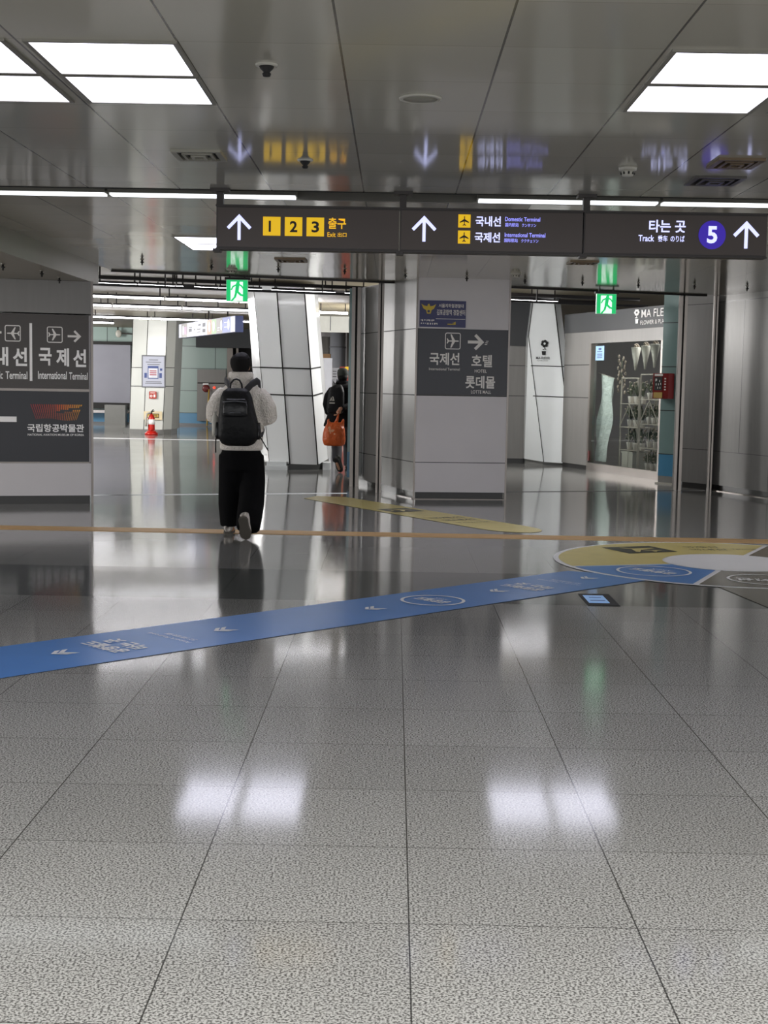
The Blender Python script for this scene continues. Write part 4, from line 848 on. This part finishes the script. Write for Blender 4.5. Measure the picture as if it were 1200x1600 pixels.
def bouquet(loc, label):
    t = thing('hanging_bouquet', loc, label, 'dried bouquet', 'dried bouquets hanging in the shop'); c = Vector(loc)
    obj('wrap', MB().lathe([(0, 0), (.015, 0), (.03, .1), (.085, .38), (.07, .385), (0, .30)], c, 14), MT['white_plastic'], t)
    mb = MB()
    for k in range(18): a = random.uniform(0, 6.3); r = random.uniform(0, .07); mb.ball(c + Vector((r * cos(a), r * sin(a), .36 + random.uniform(0, .08))), .02, 6)
    obj('flowers', mb, MT['dried'], t); return t
bp_ = bouquet(tuple(RF(.66, 1.72, -.2)), 'white wrapped bouquet hanging above the left rack')
dup(bp_, tuple(RF(.99, 1.74, -.2)), 'white wrapped bouquet hanging above the left half of the right rack'); dup(bp_, tuple(RF(1.30, 1.76, -.2)), 'white wrapped bouquet hanging above the right half of the right rack')
t = thing('tall_dried_stem', tuple(IF(.62, 1.55, -.1)), 'tall pale dried stem standing beside the plastic sheet', 'dried flower'); mb = MB(); b_ = IF(.50, 0, -.15)
mb.tube([b_, b_ + Vector((0, 0, 1.9))], .008, 6); obj('stem', mb, MT['foliage'], t); mb = MB()
for k in range(26): a = k * 2.4; h = 1.35 + k * .024; mb.ball(b_ + Vector((.06 * cos(a), .06 * sin(a), h)), (.02, .02, .035), 6)
obj('seed_heads', mb, MT['dried'], t)

# ================================================================== FLOOR MARKINGS
GF = Fr((0, 0, 0), (1, 0, 0), (0, 1, 0))        # lies on the floor, normal up
tag(obj('tactile_strip', MB().box((-9, 12.74, 0), (6.3, 13.06, .004)), MT['tactile']), 'long worn brass coloured tactile strip across the floor', 'tactile paving')
R2_ = sqrt(.5); BAND = Fr((0, 0, 0), (-R2_, R2_, 0), (-R2_, -R2_, 0))   # lettering of the blue band reads walking towards the lower left
def bp2(pp, qq): return (-qq, -pp)               # (along band, across band) to frame coordinates
t = thing('floor_guide_band', (-.3, 8.4, 0), 'blue floor guide band running diagonally with white chevrons', 'floor marking')
mb = MB(); q0, q1 = -6.49, -5.80
for a, b in ((-5.80, -6.49),): mb.poly([BAND(*bp2(2.2, q0), .003), BAND(*bp2(8.42, q0), .003), BAND(*bp2(8.70, q1), .003), BAND(*bp2(2.2, q1), .003)][::-1])
obj('band', mb, MT['blue'], t)
for pp in (3.70, 4.75, 5.94, 7.14, 8.17):
    mb = MB()
    for k in (0, .045):
        u, v = bp2(pp + k, -6.14); h, d, w_ = .06, .06, .022
        mb.poly([BAND(u, v + d / 2, .006), BAND(u + h, v - d / 2, .006), BAND(u + h, v - d / 2 - w_ * 1.5, .006), BAND(u, v + d / 2 - w_ * 1.5, .006)]); mb.poly([BAND(u, v + d / 2, .006), BAND(u, v + d / 2 - w_ * 1.5, .006), BAND(u - h, v - d / 2 - w_ * 1.5, .006), BAND(u - h, v - d / 2, .006)])
    obj('chevron', mb, MT['whitevinyl'], t)
for pp in (3.93, 7.38):
    u, v = bp2(pp, -6.13); mb = MB(); text(mb, '공항철도', BAND, u - .18, u + .18, v - .115, v - .005, .006, bold=.035); text(mb, '타는 곳', BAND, u - .16, u + .16, v - .25, v - .135, .006, bold=.035); obj('lettering', mb, MT['whitevinyl'], t)
    mb = MB(); text(mb, 'Airport Railroad', BAND, u - .19, u + .19, v - .50, v - .46, .006); text(mb, '空港鉄道', BAND, u - .15, u + .12, v - .56, v - .52, .006); obj('small_lettering', mb, MT['whitevinyl'], t)
u, v = bp2(6.52, -6.13); mb = MB(); text(mb, '공항철도', BAND, u - .14, u + .14, v - .05, v + .06, .006, bold=.035); text(mb, 'AREX', BAND, u - .06, u + .06, v - .10, v - .07, .006); obj('lettering', mb, MT['whitevinyl'], t)
mb = MB(); ring(mb, BAND, u, v, .215, .022, .006); obj('ring', mb, MT['whitevinyl'], t)
# yellow band
dx, dy = .523, -.853; YB = Fr((.83, 14.2, 0), (dx, dy, 0), (-dy, dx, 0))   # along towards viewer
t = thing('floor_guide_band', (.1, 15.4, 0), 'yellow floor guide band pointing away past the middle column', 'floor marking')
mb = MB(); pts = [YB(-3.45, .02, .003), YB(-3.2, -.3, .003), YB(.55, -.3, .003)] + [YB(.55 + .5 * sin(a), -.3 * cos(a), .003) for a in [pi * k / 12 for k in range(1, 12)]] + [YB(.55, .3, .003), YB(-3.2, .3, .003)]
mb.poly(pts); obj('band', mb, MT['yellow'], t)
mb = MB(); rect(mb, YB, -1.62, -1.22, -.2, .2, .005); obj('dark_square', mb, MT['markdark'], t)
mb = MB(); shape(mb, PLANE, YB, -1.42, 0, .15, 0, .007); obj('plane_symbol', mb, MT['yellow'], t)
YT = Fr(YB(0, 0, 0), (-dy, dx, 0), (-dx, -dy, 0)); mb = MB(); text(mb, '국제선', YT, -.2, .2, .42, .56, .006, bold=.01); obj('lettering', mb, MT['markdark'], t); mb = MB(); text(mb, '국내선', YT, -.2, .2, .18, .32, .006, bold=.01); obj('lettering', mb, MT['markdark'], t); mb = MB(); text(mb, 'Terminal', YT, -.2, .2, -.05, .02, .006); obj('lettering', mb, MT['markdark'], t)
# round medallion
MC, MR, mr = (2.80, 11.22), 1.46, .56
t = thing('floor_medallion', (MC[0], MC[1], 0), 'large round floor medallion in yellow, blue and grey sectors', 'floor marking')
mb = MB(); disc(mb, GF, *MC, MR, .004, n=96); obj('border_disc', mb, MT['whitevinyl'], t)
def sector(a0, a1, name, mat, r1=MR - .045, r0=mr):
    a0, a1 = radians(a0), radians(a1); n = 40; m = MB(); ins = .022
    i0, i1 = ins / r0, ins / r1
    for k in range(n):
        f0, f1 = k / n, (k + 1) / n
        A0, A1 = a0 + i1 + (a1 - a0 - 2 * i1) * f0, a0 + i1 + (a1 - a0 - 2 * i1) * f1; B0, B1 = a0 + i0 + (a1 - a0 - 2 * i0) * f0, a0 + i0 + (a1 - a0 - 2 * i0) * f1
        m.poly([GF(MC[0] + r0 * cos(B0), MC[1] + r0 * sin(B0), .006), GF(MC[0] + r1 * cos(A0), MC[1] + r1 * sin(A0), .006), GF(MC[0] + r1 * cos(A1), MC[1] + r1 * sin(A1), .006), GF(MC[0] + r0 * cos(B1), MC[1] + r0 * sin(B1), .006)])
    return obj(name, m, mat, t)
sector(64, 197, 'yellow_sector', MT['yellow']); s_b = sector(197, 246, 'blue_sector', MT['blue']); s_g = sector(246, 320, 'grey_sector', MT['greyvinyl']); sector(320, 424, 'brown_sector', MT['brownvinyl'])
mb = MB(); disc(mb, GF, *MC, mr - .01, .007, n=64); obj('centre_disc', mb, MT['whitevinyl'], t)
an = radians(24); KF = Fr((2.18, 12.0, 0), (cos(an), sin(an), 0), (-sin(an), cos(an), 0))
mb = MB(); rect(mb, KF, -.25, .25, -.22, .22, .008); o = obj('dark_square', mb, MT['markdark'], t); mb = MB(); shape(mb, PLANE, KF, 0, 0, .19, radians(35), .010); obj('plane_symbol', mb, MT['yellow'], o)
mb = MB(); K2 = Fr((2.62, 12.2, 0), (cos(an * .3), sin(an * .3), 0), (-sin(an * .3), cos(an * .3), 0)); text(mb, '국제선', K2, 0, .32, .0, .11, .008); text(mb, '국내선', K2, .0, .34, -.18, -.07, .008); text(mb, 'Terminal', K2, .4, .62, -.12, -.06, .008); obj('lettering', mb, MT['markdark'], t)
a = Fr((2.04, 10.58, 0), (-R2_, R2_, 0), (-R2_, -R2_, 0)); mb = MB(); ring(mb, a, 0, 0, .29, .022, .009); text(mb, '공항철도', a, -.2, .2, -.05, .08, .009, bold=.035); text(mb, 'AREX', a, -.1, .1, -.13, -.08, .009); obj('ring_mark', mb, MT['whitevinyl'], t)
a = Fr((2.80, 10.22, 0), (-1, .1, 0), (-.1, -1, 0)); mb = MB(); ring(mb, a, 0, 0, .275, .022, .009); text(mb, '서해선', a, -.2, .2, -.05, .09, .009, bold=.035); obj('ring_mark', mb, MT['whitevinyl'], t)
t = thing('floor_guide_band', (2.9, 8.5, 0), 'grey floor guide band leaving the medallion towards the right edge', 'floor marking')
mb = MB().poly([(2.36, 9.88, .0032), (2.50, 8.75, .0032), (2.62, 6.0, .0032), (3.4, 6.0, .0032), (3.15, 9.9, .0032)]); obj('band', mb, MT['greyvinyl'], t)
t = thing('floor_sticker', (1.4, 9.1, 0), 'small pale blue floor sticker in a dark frame below the blue band', 'sticker')
mb = MB().box((1.29, 8.87, 0), (1.50, 9.37, .004)); obj('dark_frame', mb, MT['joint'], t); mb = MB().box((1.31, 8.97, .004), (1.447, 9.29, .006)); obj('pale_sheet', mb, MT['stick'], t)
mb = MB().box((1.33, 9.05, .006), (1.43, 9.07, .007)).box((1.34, 9.18, .006), (1.42, 9.20, .007)); obj('print', mb, MT['posterblue'], t)

# ================================================================== PEOPLE
def hand(mb, wrist, fdir, pnorm, s=1.):
    """palm, four fingers of different lengths with bends, thumb leaving the side of the palm"""
    f = Vector(fdir).normalized(); n = Vector(pnorm).normalized(); x = f.cross(n).normalized(); w = Vector(wrist)
    mb.tube([w - f * .02, w + f * .02, w + f * .05, w + f * .085], [(.022, .018), (.030, .016), (.040, .015), (.038, .013)], 10)
    for k, (L, o) in enumerate(((.068, .028), (.078, .009), (.072, -.010), (.056, -.028))):
        b = w + f * .078 + x * o; m1 = b + f * L * .45 + n * .008; m2 = m1 + f * L * .25 + n * .022; e = m2 + f * L * .08 + n * .026
        mb.tube([b - f * .02, b, m1, m2, e], [.0095, .0098, .009, .0085, .007], 8)
    b = w + f * .025 + x * .028 * s; mb.tube([b, b + x * .025 * s + f * .022, b + x * .032 * s + f * .05 + n * .012, b + x * .026 * s + f * .072 + n * .02], [.012, .0115, .0105, .008], 8)
def head(mb, c, yaw_=0.):
    """c = centre of the skull; faces +Y"""
    cx, cy, cz = c
    mb.loft([(cz - .115, cx, cy + .05, .03, .03), (cz - .10, cx, cy + .04, .048, .05), (cz - .06, cx, cy + .02, .062, .078), (cz, cx, cy, .074, .095), (cz + .05, cx, cy - .005, .076, .098), (cz + .09, cx, cy - .008, .062, .080), (cz + .112, cx, cy - .008, .03, .04)], 20, 0, 2)
    mb.tube([(cx, cy + .085, cz + .01), (cx, cy + .108, cz - .03), (cx, cy + .09, cz - .042)], [.010, .015, .011], 8)      # nose
    for s in (-1, 1):
        mb.ball((cx + s * .077, cy - .008, cz - .012), (.012, .022, .032), 10)                                            # ears
        mb.ball((cx + s * .030, cy + .080, cz + .005), (.015, .012, .009), 8)                                             # eyes
    mb.tube([(cx - .022, cy + .083, cz - .066), (cx, cy + .09, cz - .066), (cx + .022, cy + .083, cz - .066)], [.006, .008, .006], 8)
    mb.tube([(cx, cy - .012, cz - .06), (cx, cy - .02, cz - .20)], [.055, .062], 14)                                      # neck
def shift(mb, d): mb.v = [(x + d[0], y + d[1], z + d[2]) for x, y, z in mb.v]; return mb

# ---- person in the cream fleece
P1 = (-1.412, 12.68, 0.)
t = thing('person', P1, 'person in cream fleece and wide black trousers walking away with a black backpack', 'person')
HC = (-.012, .01, 1.565)
mb = MB(); head(mb, HC)
mb.loft([(.80, 0, .0, .15, .10), (1.0, 0, 0, .15, .10), (1.2, 0, 0, .165, .105), (1.34, 0, -.005, .17, .09), (1.41, 0, -.01, .08, .065)], 18)
for s in (-1, 1):
    mb.tube([(s * .15, 0, 1.34), (s * .22, -.02, 1.21), (s * .25, -.01, 1.09), (s * .19, .12, 1.10), (s * .115, .235, 1.12)], [.05, .046, .042, .036, .027], 10)
    hand(mb, (s * .10, .245, 1.122), (-s * .75, .6, .1), (-s * .5, -.6, -.2) if s > 0 else (.5, -.6, -.2), -s)
mb.tube([(-.09, 0, .82), (-.10, .08, .46), (-.10, .06, .09)], [.085, .06, .04], 12); mb.tube([(-.10, .02, .05), (-.105, .2, .03)], [.035, .03], 10)
mb.tube([(.09, 0, .82), (.105, .0, .46), (.085, -.40, .20)], [.085, .06, .035], 12); mb.tube([(.08, -.45, .17), (.09, -.39, .04)], [.030, .025], 10)
obj('body', shift(smooth_solid(mb, .0075, 3), P1), MT['skin'], t)
mb = MB().loft([(.785, .0, .0, .188, .135), (.80, .0, .0, .198, .145), (.86, 0, 0, .20, .150), (1.0, 0, .0, .205, .155), (1.15, 0, 0, .215, .155), (1.28, 0, -.005, .212, .145), (1.35, 0, -.01, .18, .13), (1.395, -.005, -.005, .135, .112), (1.43, -.008, 0, .118, .108), (1.495, -.010, .005, .116, .108), (1.508, -.010, .005, .105, .098)], 30)
for s in (-1, 1): mb.tube([(s * .14, -.01, 1.315), (s * .195, -.02, 1.25), (s * .232, -.025, 1.17), (s * .243, -.01, 1.105), (s * .205, .09, 1.09), (s * .13, .225, 1.115)], [.085, .092, .096, .092, .08, .055], 16)
random.seed(5)
obj('fleece_jacket', shift(smooth_solid(mb, .013, 5), P1), MT['fleece'], t)
mb = MB().loft([(.60, 0, 0, .195, .14), (.72, 0, 0, .198, .145), (.80, 0, 0, .175, .125)], 26)
mb.tube([(-.095, .0, .74), (-.10, .04, .5), (-.105, .05, .28), (-.098, .05, .075)], [(.115, .13), (.114, .13), (.112, .13), (.098, .12)], 18)
mb.tube([(.095, 0, .74), (.108, .0, .5), (.114, -.15, .32), (.112, -.30, .20), (.108, -.37, .09)], [(.115, .13), (.118, .13), (.120, .125), (.118, .12), (.108, .105)], 18)
obj('trousers', shift(smooth_solid(mb, .013, 5), P1), MT['trouser'], t)
mb = MB(); cx, cy, cz = HC
mb.loft([(cz - .085, cx, cy - .05, .04, .03), (cz - .06, cx, cy - .045, .066, .056), (cz - .02, cx, cy - .03, .086, .078), (cz + .02, cx - .002, cy - .018, .096, .098), (cz + .055, cx - .002, cy - .012, .094, .104), (cz + .085, cx, cy - .008, .078, .092), (cz + .105, cx + .002, cy - .006, .052, .066), (cz + .116, cx + .004, cy - .005, .02, .03)], 24, 0, 2)
for k in range(26): 
    a = random.uniform(0, 2 * pi); r = random.uniform(.0, .085); mb.ball((cx + r * cos(a), cy + r * sin(a) * 1.1 - .01, cz + .112 - r * r * 7 + random.uniform(-.006, .010)), (.016, .022, .012), 8)
obj('hair', shift(smooth_solid(mb, .008, 3), P1), MT['hair'], t)
def shoe(c, fwd, label=None):
    """c = toe-side ground reference; shaped around an axis heel->toe"""
    h, to = Vector(c[0]), Vector(c[1]); ax_ = (to - h); L = ax_.length; a = ax_.normalized(); up = Vector((0, 0, 1)); up = (up - a * up.dot(a)).normalized(); x = a.cross(up)
    m = MB(); s = MB()
    def ringp(tt, w, h0, h1, n=14): return [h + a * L * tt + x * w * cos(2 * pi * k / n) + up * ((h0 + h1) / 2 + (h1 - h0) / 2 * sin(2 * pi * k / n)) for k in range(n)]
    secs = [(0.0, .025, .03, .09), (.06, .040, .02, .115), (.25, .042, .02, .12), (.45, .044, .02, .095), (.7, .050, .02, .07), (.9, .042, .02, .055), (1., .018, .022, .04)]
    vs = [p for q in secs for p in ringp(*q)]; n = 14
    m.add(vs, [(i * n + k, i * n + (k + 1) % n, (i + 1) * n + (k + 1) % n, (i + 1) * n + k) for i in range(len(secs) - 1) for k in range(n)] + [list(range(n)), list(range((len(secs) - 1) * n, len(secs) * n))], 0, True)
    out = [(-.02, 0), (0, .030), (.1, .042), (.4, .040), (.72, .053), (.92, .042), (1.02, 0)]; loop = [(tt, w) for tt, w in out] + [(tt, -w) for tt, w in out[-2:0:-1]]
    k = len(loop); vs = [h + a * L * tt + x * w for tt, w in loop] + [h + a * L * tt + x * w * 1.02 + up * .028 for tt, w in loop]
    s.add(vs, [list(range(k)), list(range(k, 2 * k))] + [(i, (i + 1) % k, k + (i + 1) % k, k + i) for i in range(k)])
    return m, s
for hh, tt in (((-.112, -.06, .0), (-.125, .21, .0)), ((.078, -.42, .205), (.095, -.335, .0))):
    m, s = shoe((hh, tt), None)
    if hh[2] > .1:
        # toe-off: length kept, heel lifted
        m, s = shoe(((.075, -.545, .205), (.095, -.42, .002)), None)
    o = obj('shoe', shift(m, P1), MT['shoe'], t); obj('sole', shift(s, P1), MT['sole'], o)

def backpack(P, cyk, label, secs, hz, strapx, mats, zt):
    t = thing('backpack', (P[0], P[1] + cyk, secs[0][0]), label, 'backpack')
    mb = MB().loft([(z, cx, cyk + dy_, rx, ry) for z, cx, dy_, rx, ry in secs], 28, 0, 3.0)
    obj('main_bag', shift(smooth_solid(mb, .012, 3), P), mats[0], t)
    return t
secs = [(.838, .0, .01, .10, .06), (.86, .0, .0, .15, .085), (.92, .006, -.005, .186, .105), (1.0, .008, -.01, .188, .115), (1.08, .0, -.01, .176, .118), (1.18, -.01, -.005, .158, .11), (1.28, -.016, .0, .142, .095), (1.33, -.018, .01, .12, .08), (1.36, -.018, .02, .08, .055)]
BY = -.285
t = backpack(P1, BY, 'black backpack worn on the back of the person in cream fleece', secs, 0, 0, [MT['pack']], 1.36)
mb = MB().loft([(1.10, -.012, BY - .095, .10, .03), (1.12, -.012, BY - .10, .115, .035), (1.19, -.014, BY - .098, .112, .034), (1.25, -.016, BY - .085, .10, .03), (1.265, -.016, BY - .08, .09, .02)], 20, 0, 3.5); obj('front_pocket', shift(mb, P1), MT['packshine'], t)
mb = MB().tube([(-.125, BY - .125, 1.235), (-.015, BY - .135, 1.245), (.09, BY - .125, 1.235)], .004, 6); mb.tube([(-.02, BY - .13, 1.15), (-.06, BY - .135, 1.14), (.04, BY - .135, 1.14)], .003, 6); obj('zip', shift(mb, P1), MT['mid'], t)
mb = MB().tube([(-.075, BY + .02, 1.345), (-.07, BY + .0, 1.40), (-.04, BY, 1.435), (-.015, BY, 1.44), (.01, BY, 1.43), (.03, BY, 1.395), (.035, BY + .02, 1.345)], .008, 8); obj('top_handle', shift(mb, P1), MT['strap'], t)
for s in (-1, 1):
    mb = MB().tube([(-.015 + s * .065, BY + .04, 1.32), (s * .105, -.16, 1.395), (s * .145, -.06, 1.425), (s * .155, .05, 1.41), (s * .155, .145, 1.30), (s * .165, .165, 1.12), (s * .19, .12, .98), (s * .20, -.10, .93), (s * .175, BY + .05, .93)], [(.012, .034)] * 7 + [(.008, .016)] * 2, 10); obj('shoulder_strap', shift(mb, P1), MT['strapgrey'], t)
    mb = MB().tube([(s * .185, BY + .04, .97), (s * .197, BY + .0, .93), (s * .2 if s < 0 else .24, BY - .01, .86), (s * .2 if s < 0 else .275, BY, .80 if s > 0 else .775)], [(.004, .012)] * 4, 6); obj('strap_tail', shift(mb, P1), MT['strap'], t)
    mb = MB().loft([(.90, s * .176, BY + .01, .025, .06), (.94, s * .184, BY + .01, .026, .065), (1.05, s * .178, BY + .01, .022, .062)], 14); obj('side_pocket', shift(mb, P1), MT['packshine'], t)
o = tag(obj('water_bottle', shift(MB().lathe([(0, .92), (.026, .92), (.028, .96), (.028, 1.09), (.012, 1.12), (.013, 1.145), (0, 1.145)], (-.212, BY + .03, 0), 14), P1), MT['white_plastic']), 'small clear white bottle in the left side pocket of the black backpack', 'bottle')

# ---- walker in black seen half behind the middle column
P2 = (-.842, 22.12, 0.)
t = thing('person', P2, 'person in dark cap and black coat stepping out of sight behind the middle column', 'person')
HC = (.0, .02, 1.545)
mb = MB(); head(mb, HC)
mb.loft([(.80, 0, .0, .15, .10), (1.0, 0, 0, .15, .10), (1.2, 0, 0, .165, .105), (1.34, 0, -.005, .17, .09), (1.41, 0, -.01, .08, .065)], 18)
mb.tube([(-.16, 0, 1.33), (-.24, .02, 1.10), (-.22, .14, .92)], [.05, .045, .03], 10); hand(mb, (-.215, .16, .90), (.05, .35, -.9), (.9, 0, .1), -1)
mb.tube([(.16, 0, 1.33), (.21, -.04, 1.10), (.05, -.30, 1.03), (-.02, -.33, 1.02)], [.05, .045, .034, .027], 10); hand(mb, (-.02, -.335, 1.02), (-.35, -.05, -.9), (-.8, 0, .3), 1)
mb.tube([(-.09, 0, .82), (-.085, -.05, .46), (-.058, -.40, .22)], [.085, .06, .03], 12); mb.tube([(-.056, -.45, .17), (-.015, -.37, .05)], [.026, .022], 10)
mb.tube([(.09, 0, .82), (.10, .16, .46), (.10, .18, .09)], [.085, .06, .04], 12); mb.tube([(.10, .15, .05), (.10, .34, .03)], [.035, .03], 10)
obj('body', shift(smooth_solid(mb, .008, 3), P2), MT['skin'], t)
mb = MB().loft([(.72, -.03, .0, .27, .17), (.76, -.03, .0, .265, .17), (.95, 0, 0, .225, .16), (1.15, 0, 0, .215, .155), (1.28, 0, -.005, .212, .145), (1.35, 0, -.01, .19, .13), (1.40, 0, -.005, .13, .11), (1.45, 0, 0, .10, .10), (1.465, 0, 0, .09, .09)], 28)
mb.tube([(-.14, -.01, 1.31), (-.22, .0, 1.2), (-.25, .02, 1.08), (-.235, .13, .93)], [.085, .08, .07, .05], 14); mb.tube([(.14, -.01, 1.31), (.21, -.03, 1.2), (.20, -.08, 1.10), (.08, -.25, 1.045), (.0, -.325, 1.025)], [.085, .08, .07, .055, .045], 14)
obj('coat', shift(smooth_solid(mb, .014, 5), P2), MT['coat'], t)
mb = MB().loft([(.60, 0, 0, .17, .13), (.78, 0, 0, .17, .125)], 22); mb.tube([(-.09, 0, .72), (-.085, -.05, .48), (-.065, -.24, .34), (-.058, -.40, .20)], [.1, .09, .082, .075], 14); mb.tube([(.09, 0, .72), (.10, .15, .48), (.10, .18, .08)], [.1, .085, .07], 14); obj('jeans', shift(smooth_solid(mb, .014, 4), P2), MT['jeans'], t)
mb = MB().loft([(HC[2] - .01, 0, .015, .088, .106), (HC[2] + .04, 0, .01, .092, .110), (HC[2] + .085, 0, .008, .084, .098), (HC[2] + .115, 0, .005, .05, .06), (HC[2] + .122, 0, .005, .015, .02)], 22, 0, 2); mb.loft([(HC[2] + .0, 0, .14, .06, .06), (HC[2] + .012, 0, .14, .06, .055)], 16, 0, 2); obj('cap', shift(smooth_solid(mb, .008, 3), P2), MT['cap'], t)
mb = MB().loft([(HC[2] - .08, 0, -.03, .062, .055), (HC[2] - .04, 0, -.02, .080, .082), (HC[2] + .0, 0, -.01, .084, .09)], 20, 0, 2); obj('hair', shift(mb, P2), MT['hair'], t)
for hh, tt in (((-.07, -.50, .225), (-.0, -.33, .005)), ((.10, .05, 0), (.10, .33, 0))):
    m, s = shoe((hh, tt), None); o = obj('shoe', shift(m, P2), MT['darkshoe'], t); obj('sole', shift(s, P2), MT['soledark'], o)
secs = [(.93, -.1, .01, .09, .05), (.95, -.1, .0, .125, .075), (1.02, -.1, 0, .14, .09), (1.15, -.095, 0, .138, .095), (1.28, -.085, 0, .125, .085), (1.35, -.08, .01, .10, .07), (1.40, -.07, .03, .06, .04)]
B2 = -.25
t = backpack(P2, B2, 'black backpack with pale triangle mark on the walker in the dark cap', secs, 0, 0, [MT['pack']], 1.4)
bf = Fr((P2[0] - .14, P2[1] + B2 - .115, 1.17), (1, 0, 0), (0, 0, 1)); mb = MB()
mb.poly([bf(-.05, -.03), bf(-.022, -.03), bf(-.005, .0), bf(-.02, .03)]); mb.poly([bf(-.015, -.03), bf(.03, -.03), bf(.012, .035), bf(-.01, .04), bf(.006, .0)]); rect(mb, bf, -.05, .035, -.075, -.055, 0); obj('triangle_mark', mb, MT['white_plastic'], t)
for s in (-1, 1): mb = MB().tube([(-.07 + s * .05, B2 + .04, 1.36), (s * .11, -.15, 1.39), (s * .145, -.04, 1.42), (s * .155, .07, 1.40), (s * .16, .16, 1.26), (s * .17, .17, 1.10), (s * .20, .10, .98), (s * .18, -.14, .96)], [(.012, .032)] * 8, 8); obj('shoulder_strap', shift(mb, P2), MT['strapgrey'], t)
# orange carrier bag in the hand
BX, BYY = P2[0] - .105, P2[1] - .36
t = thing('carrier_bag', (BX, BYY, .43), 'orange plastic carrier bag held by the walker in black', 'bag')
mb = MB().loft([(.425, 0, 0, .12, .05), (.44, 0, 0, .165, .085), (.52, -.005, 0, .185, .11), (.62, -.005, 0, .178, .11), (.70, .0, 0, .165, .085), (.76, .005, 0, .14, .05), (.80, .02, 0, .10, .03)], 26, 0, 2.6)
mb.tube([(-.09, 0, .76), (-.10, 0, .84), (-.08, 0, .86)], [(.04, .02), (.02, .012), (.008, .006)], 8); mb.tube([(.12, 0, .76), (.14, 0, .85), (.13, 0, .86)], [(.04, .02), (.02, .012), (.008, .006)], 8)
o = obj('bag_body', shift(smooth_solid(mb, .014, 2), (BX, BYY, 0)), MT['orange'], t)
mb = MB().tube([(.02, 0, .78), (.045, 0, .86), (.06, .01, .93), (.058, .015, .985)], [(.035, .02), (.018, .012), (.012, .01), (.012, .01)], 10); obj('handle', shift(mb, (BX, BYY, 0)), MT['orange'], t)
bf = Fr((BX - .02, BYY - .125, .66), (1, 0, 0), (0, 0, 1)); mb = MB(); random.seed(11)
for k in range(9): disc(mb, bf, random.uniform(-.06, .05), random.uniform(-.05, .06), random.uniform(.012, .022), .001 * k, n=9)
obj('print', mb, MT['bagprint'], t)

# ================================================================== LIGHT
w = bpy.data.worlds.new('World'); S.world = w; w.use_nodes = True
bg = w.node_tree.nodes['Background']; bg.inputs[0].default_value = (.95, .97, 1, 1); bg.inputs[1].default_value = 1.3
def area(name, loc, sx, sy, power, col=(1, .98, .96), rot=(0, 0, 0)):
    d = bpy.data.lights.new(name, 'AREA'); d.shape = 'RECTANGLE'; d.size = sx; d.size_y = sy; d.energy = power; d.color = col
    o = bpy.data.objects.new(name, d); COL.objects.link(o); o.location = loc; o.rotation_euler = rot; return o
H90 = pi / 2
for x in (-1.6, 1.6):
    for y in (1.6, -2.5): area('fill_bay', (x, y, 2.64), 1.2, 1.2, 90)  # added fill above and behind the camera, no fixture modelled
area('fill_side', (-7.0, 12.5, 1.9), 4.5, 2.0, 100, rot=(0, -H90 * .95, 0)); area('fill_side', (6.2, 10.5, 1.6), 3.5, 2.0, 55, rot=(0, H90 * .95, 0))  # added fill from both sides, outside the view, brightens the far bay
area('fill_hall', (-8.6, 19.5, 2.6), 2.0, 2.0, 260, rot=(radians(55), 0, radians(-35)))  # hall fill lights, all added and hidden from view behind the columns
area('fill_hall', (.5, 23.0, 2.7), 2.0, 1.4, 100, rot=(0, H90 * .75, 0)); area('fill_hall', (-.3, 29.5, 2.6), 2.0, 1.6, 300, rot=(0, H90 * .85, radians(-20))); area('fill_hall', (1.2, 22.3, 2.6), 1.2, 1.2, 80, rot=(0, -H90 * .6, 0))
area('fill_hall', (-9.6, 32.0, 2.5), 2.4, 1.6, 420, rot=(0, -H90 * .8, 0)); area('fill_hall', (-11.6, 40.5, 2.5), 2.0, 1.6, 260, rot=(0, -H90 * .8, 0))
area('fill_shop', tuple(SF(.9, 2.9, -1.0)), .8, .8, 38)  # unseen fill added to brighten the shop interior
S.view_settings.view_transform = 'Standard'; S.view_settings.look = 'None'; S.view_settings.exposure = .22
S.cycles.max_bounces = 8; S.cycles.diffuse_bounces = 4; S.cycles.glossy_bounces = 5; S.cycles.transparent_max_bounces = 12; S.cycles.sample_clamp_indirect = 8
S.cycles.use_denoising = True
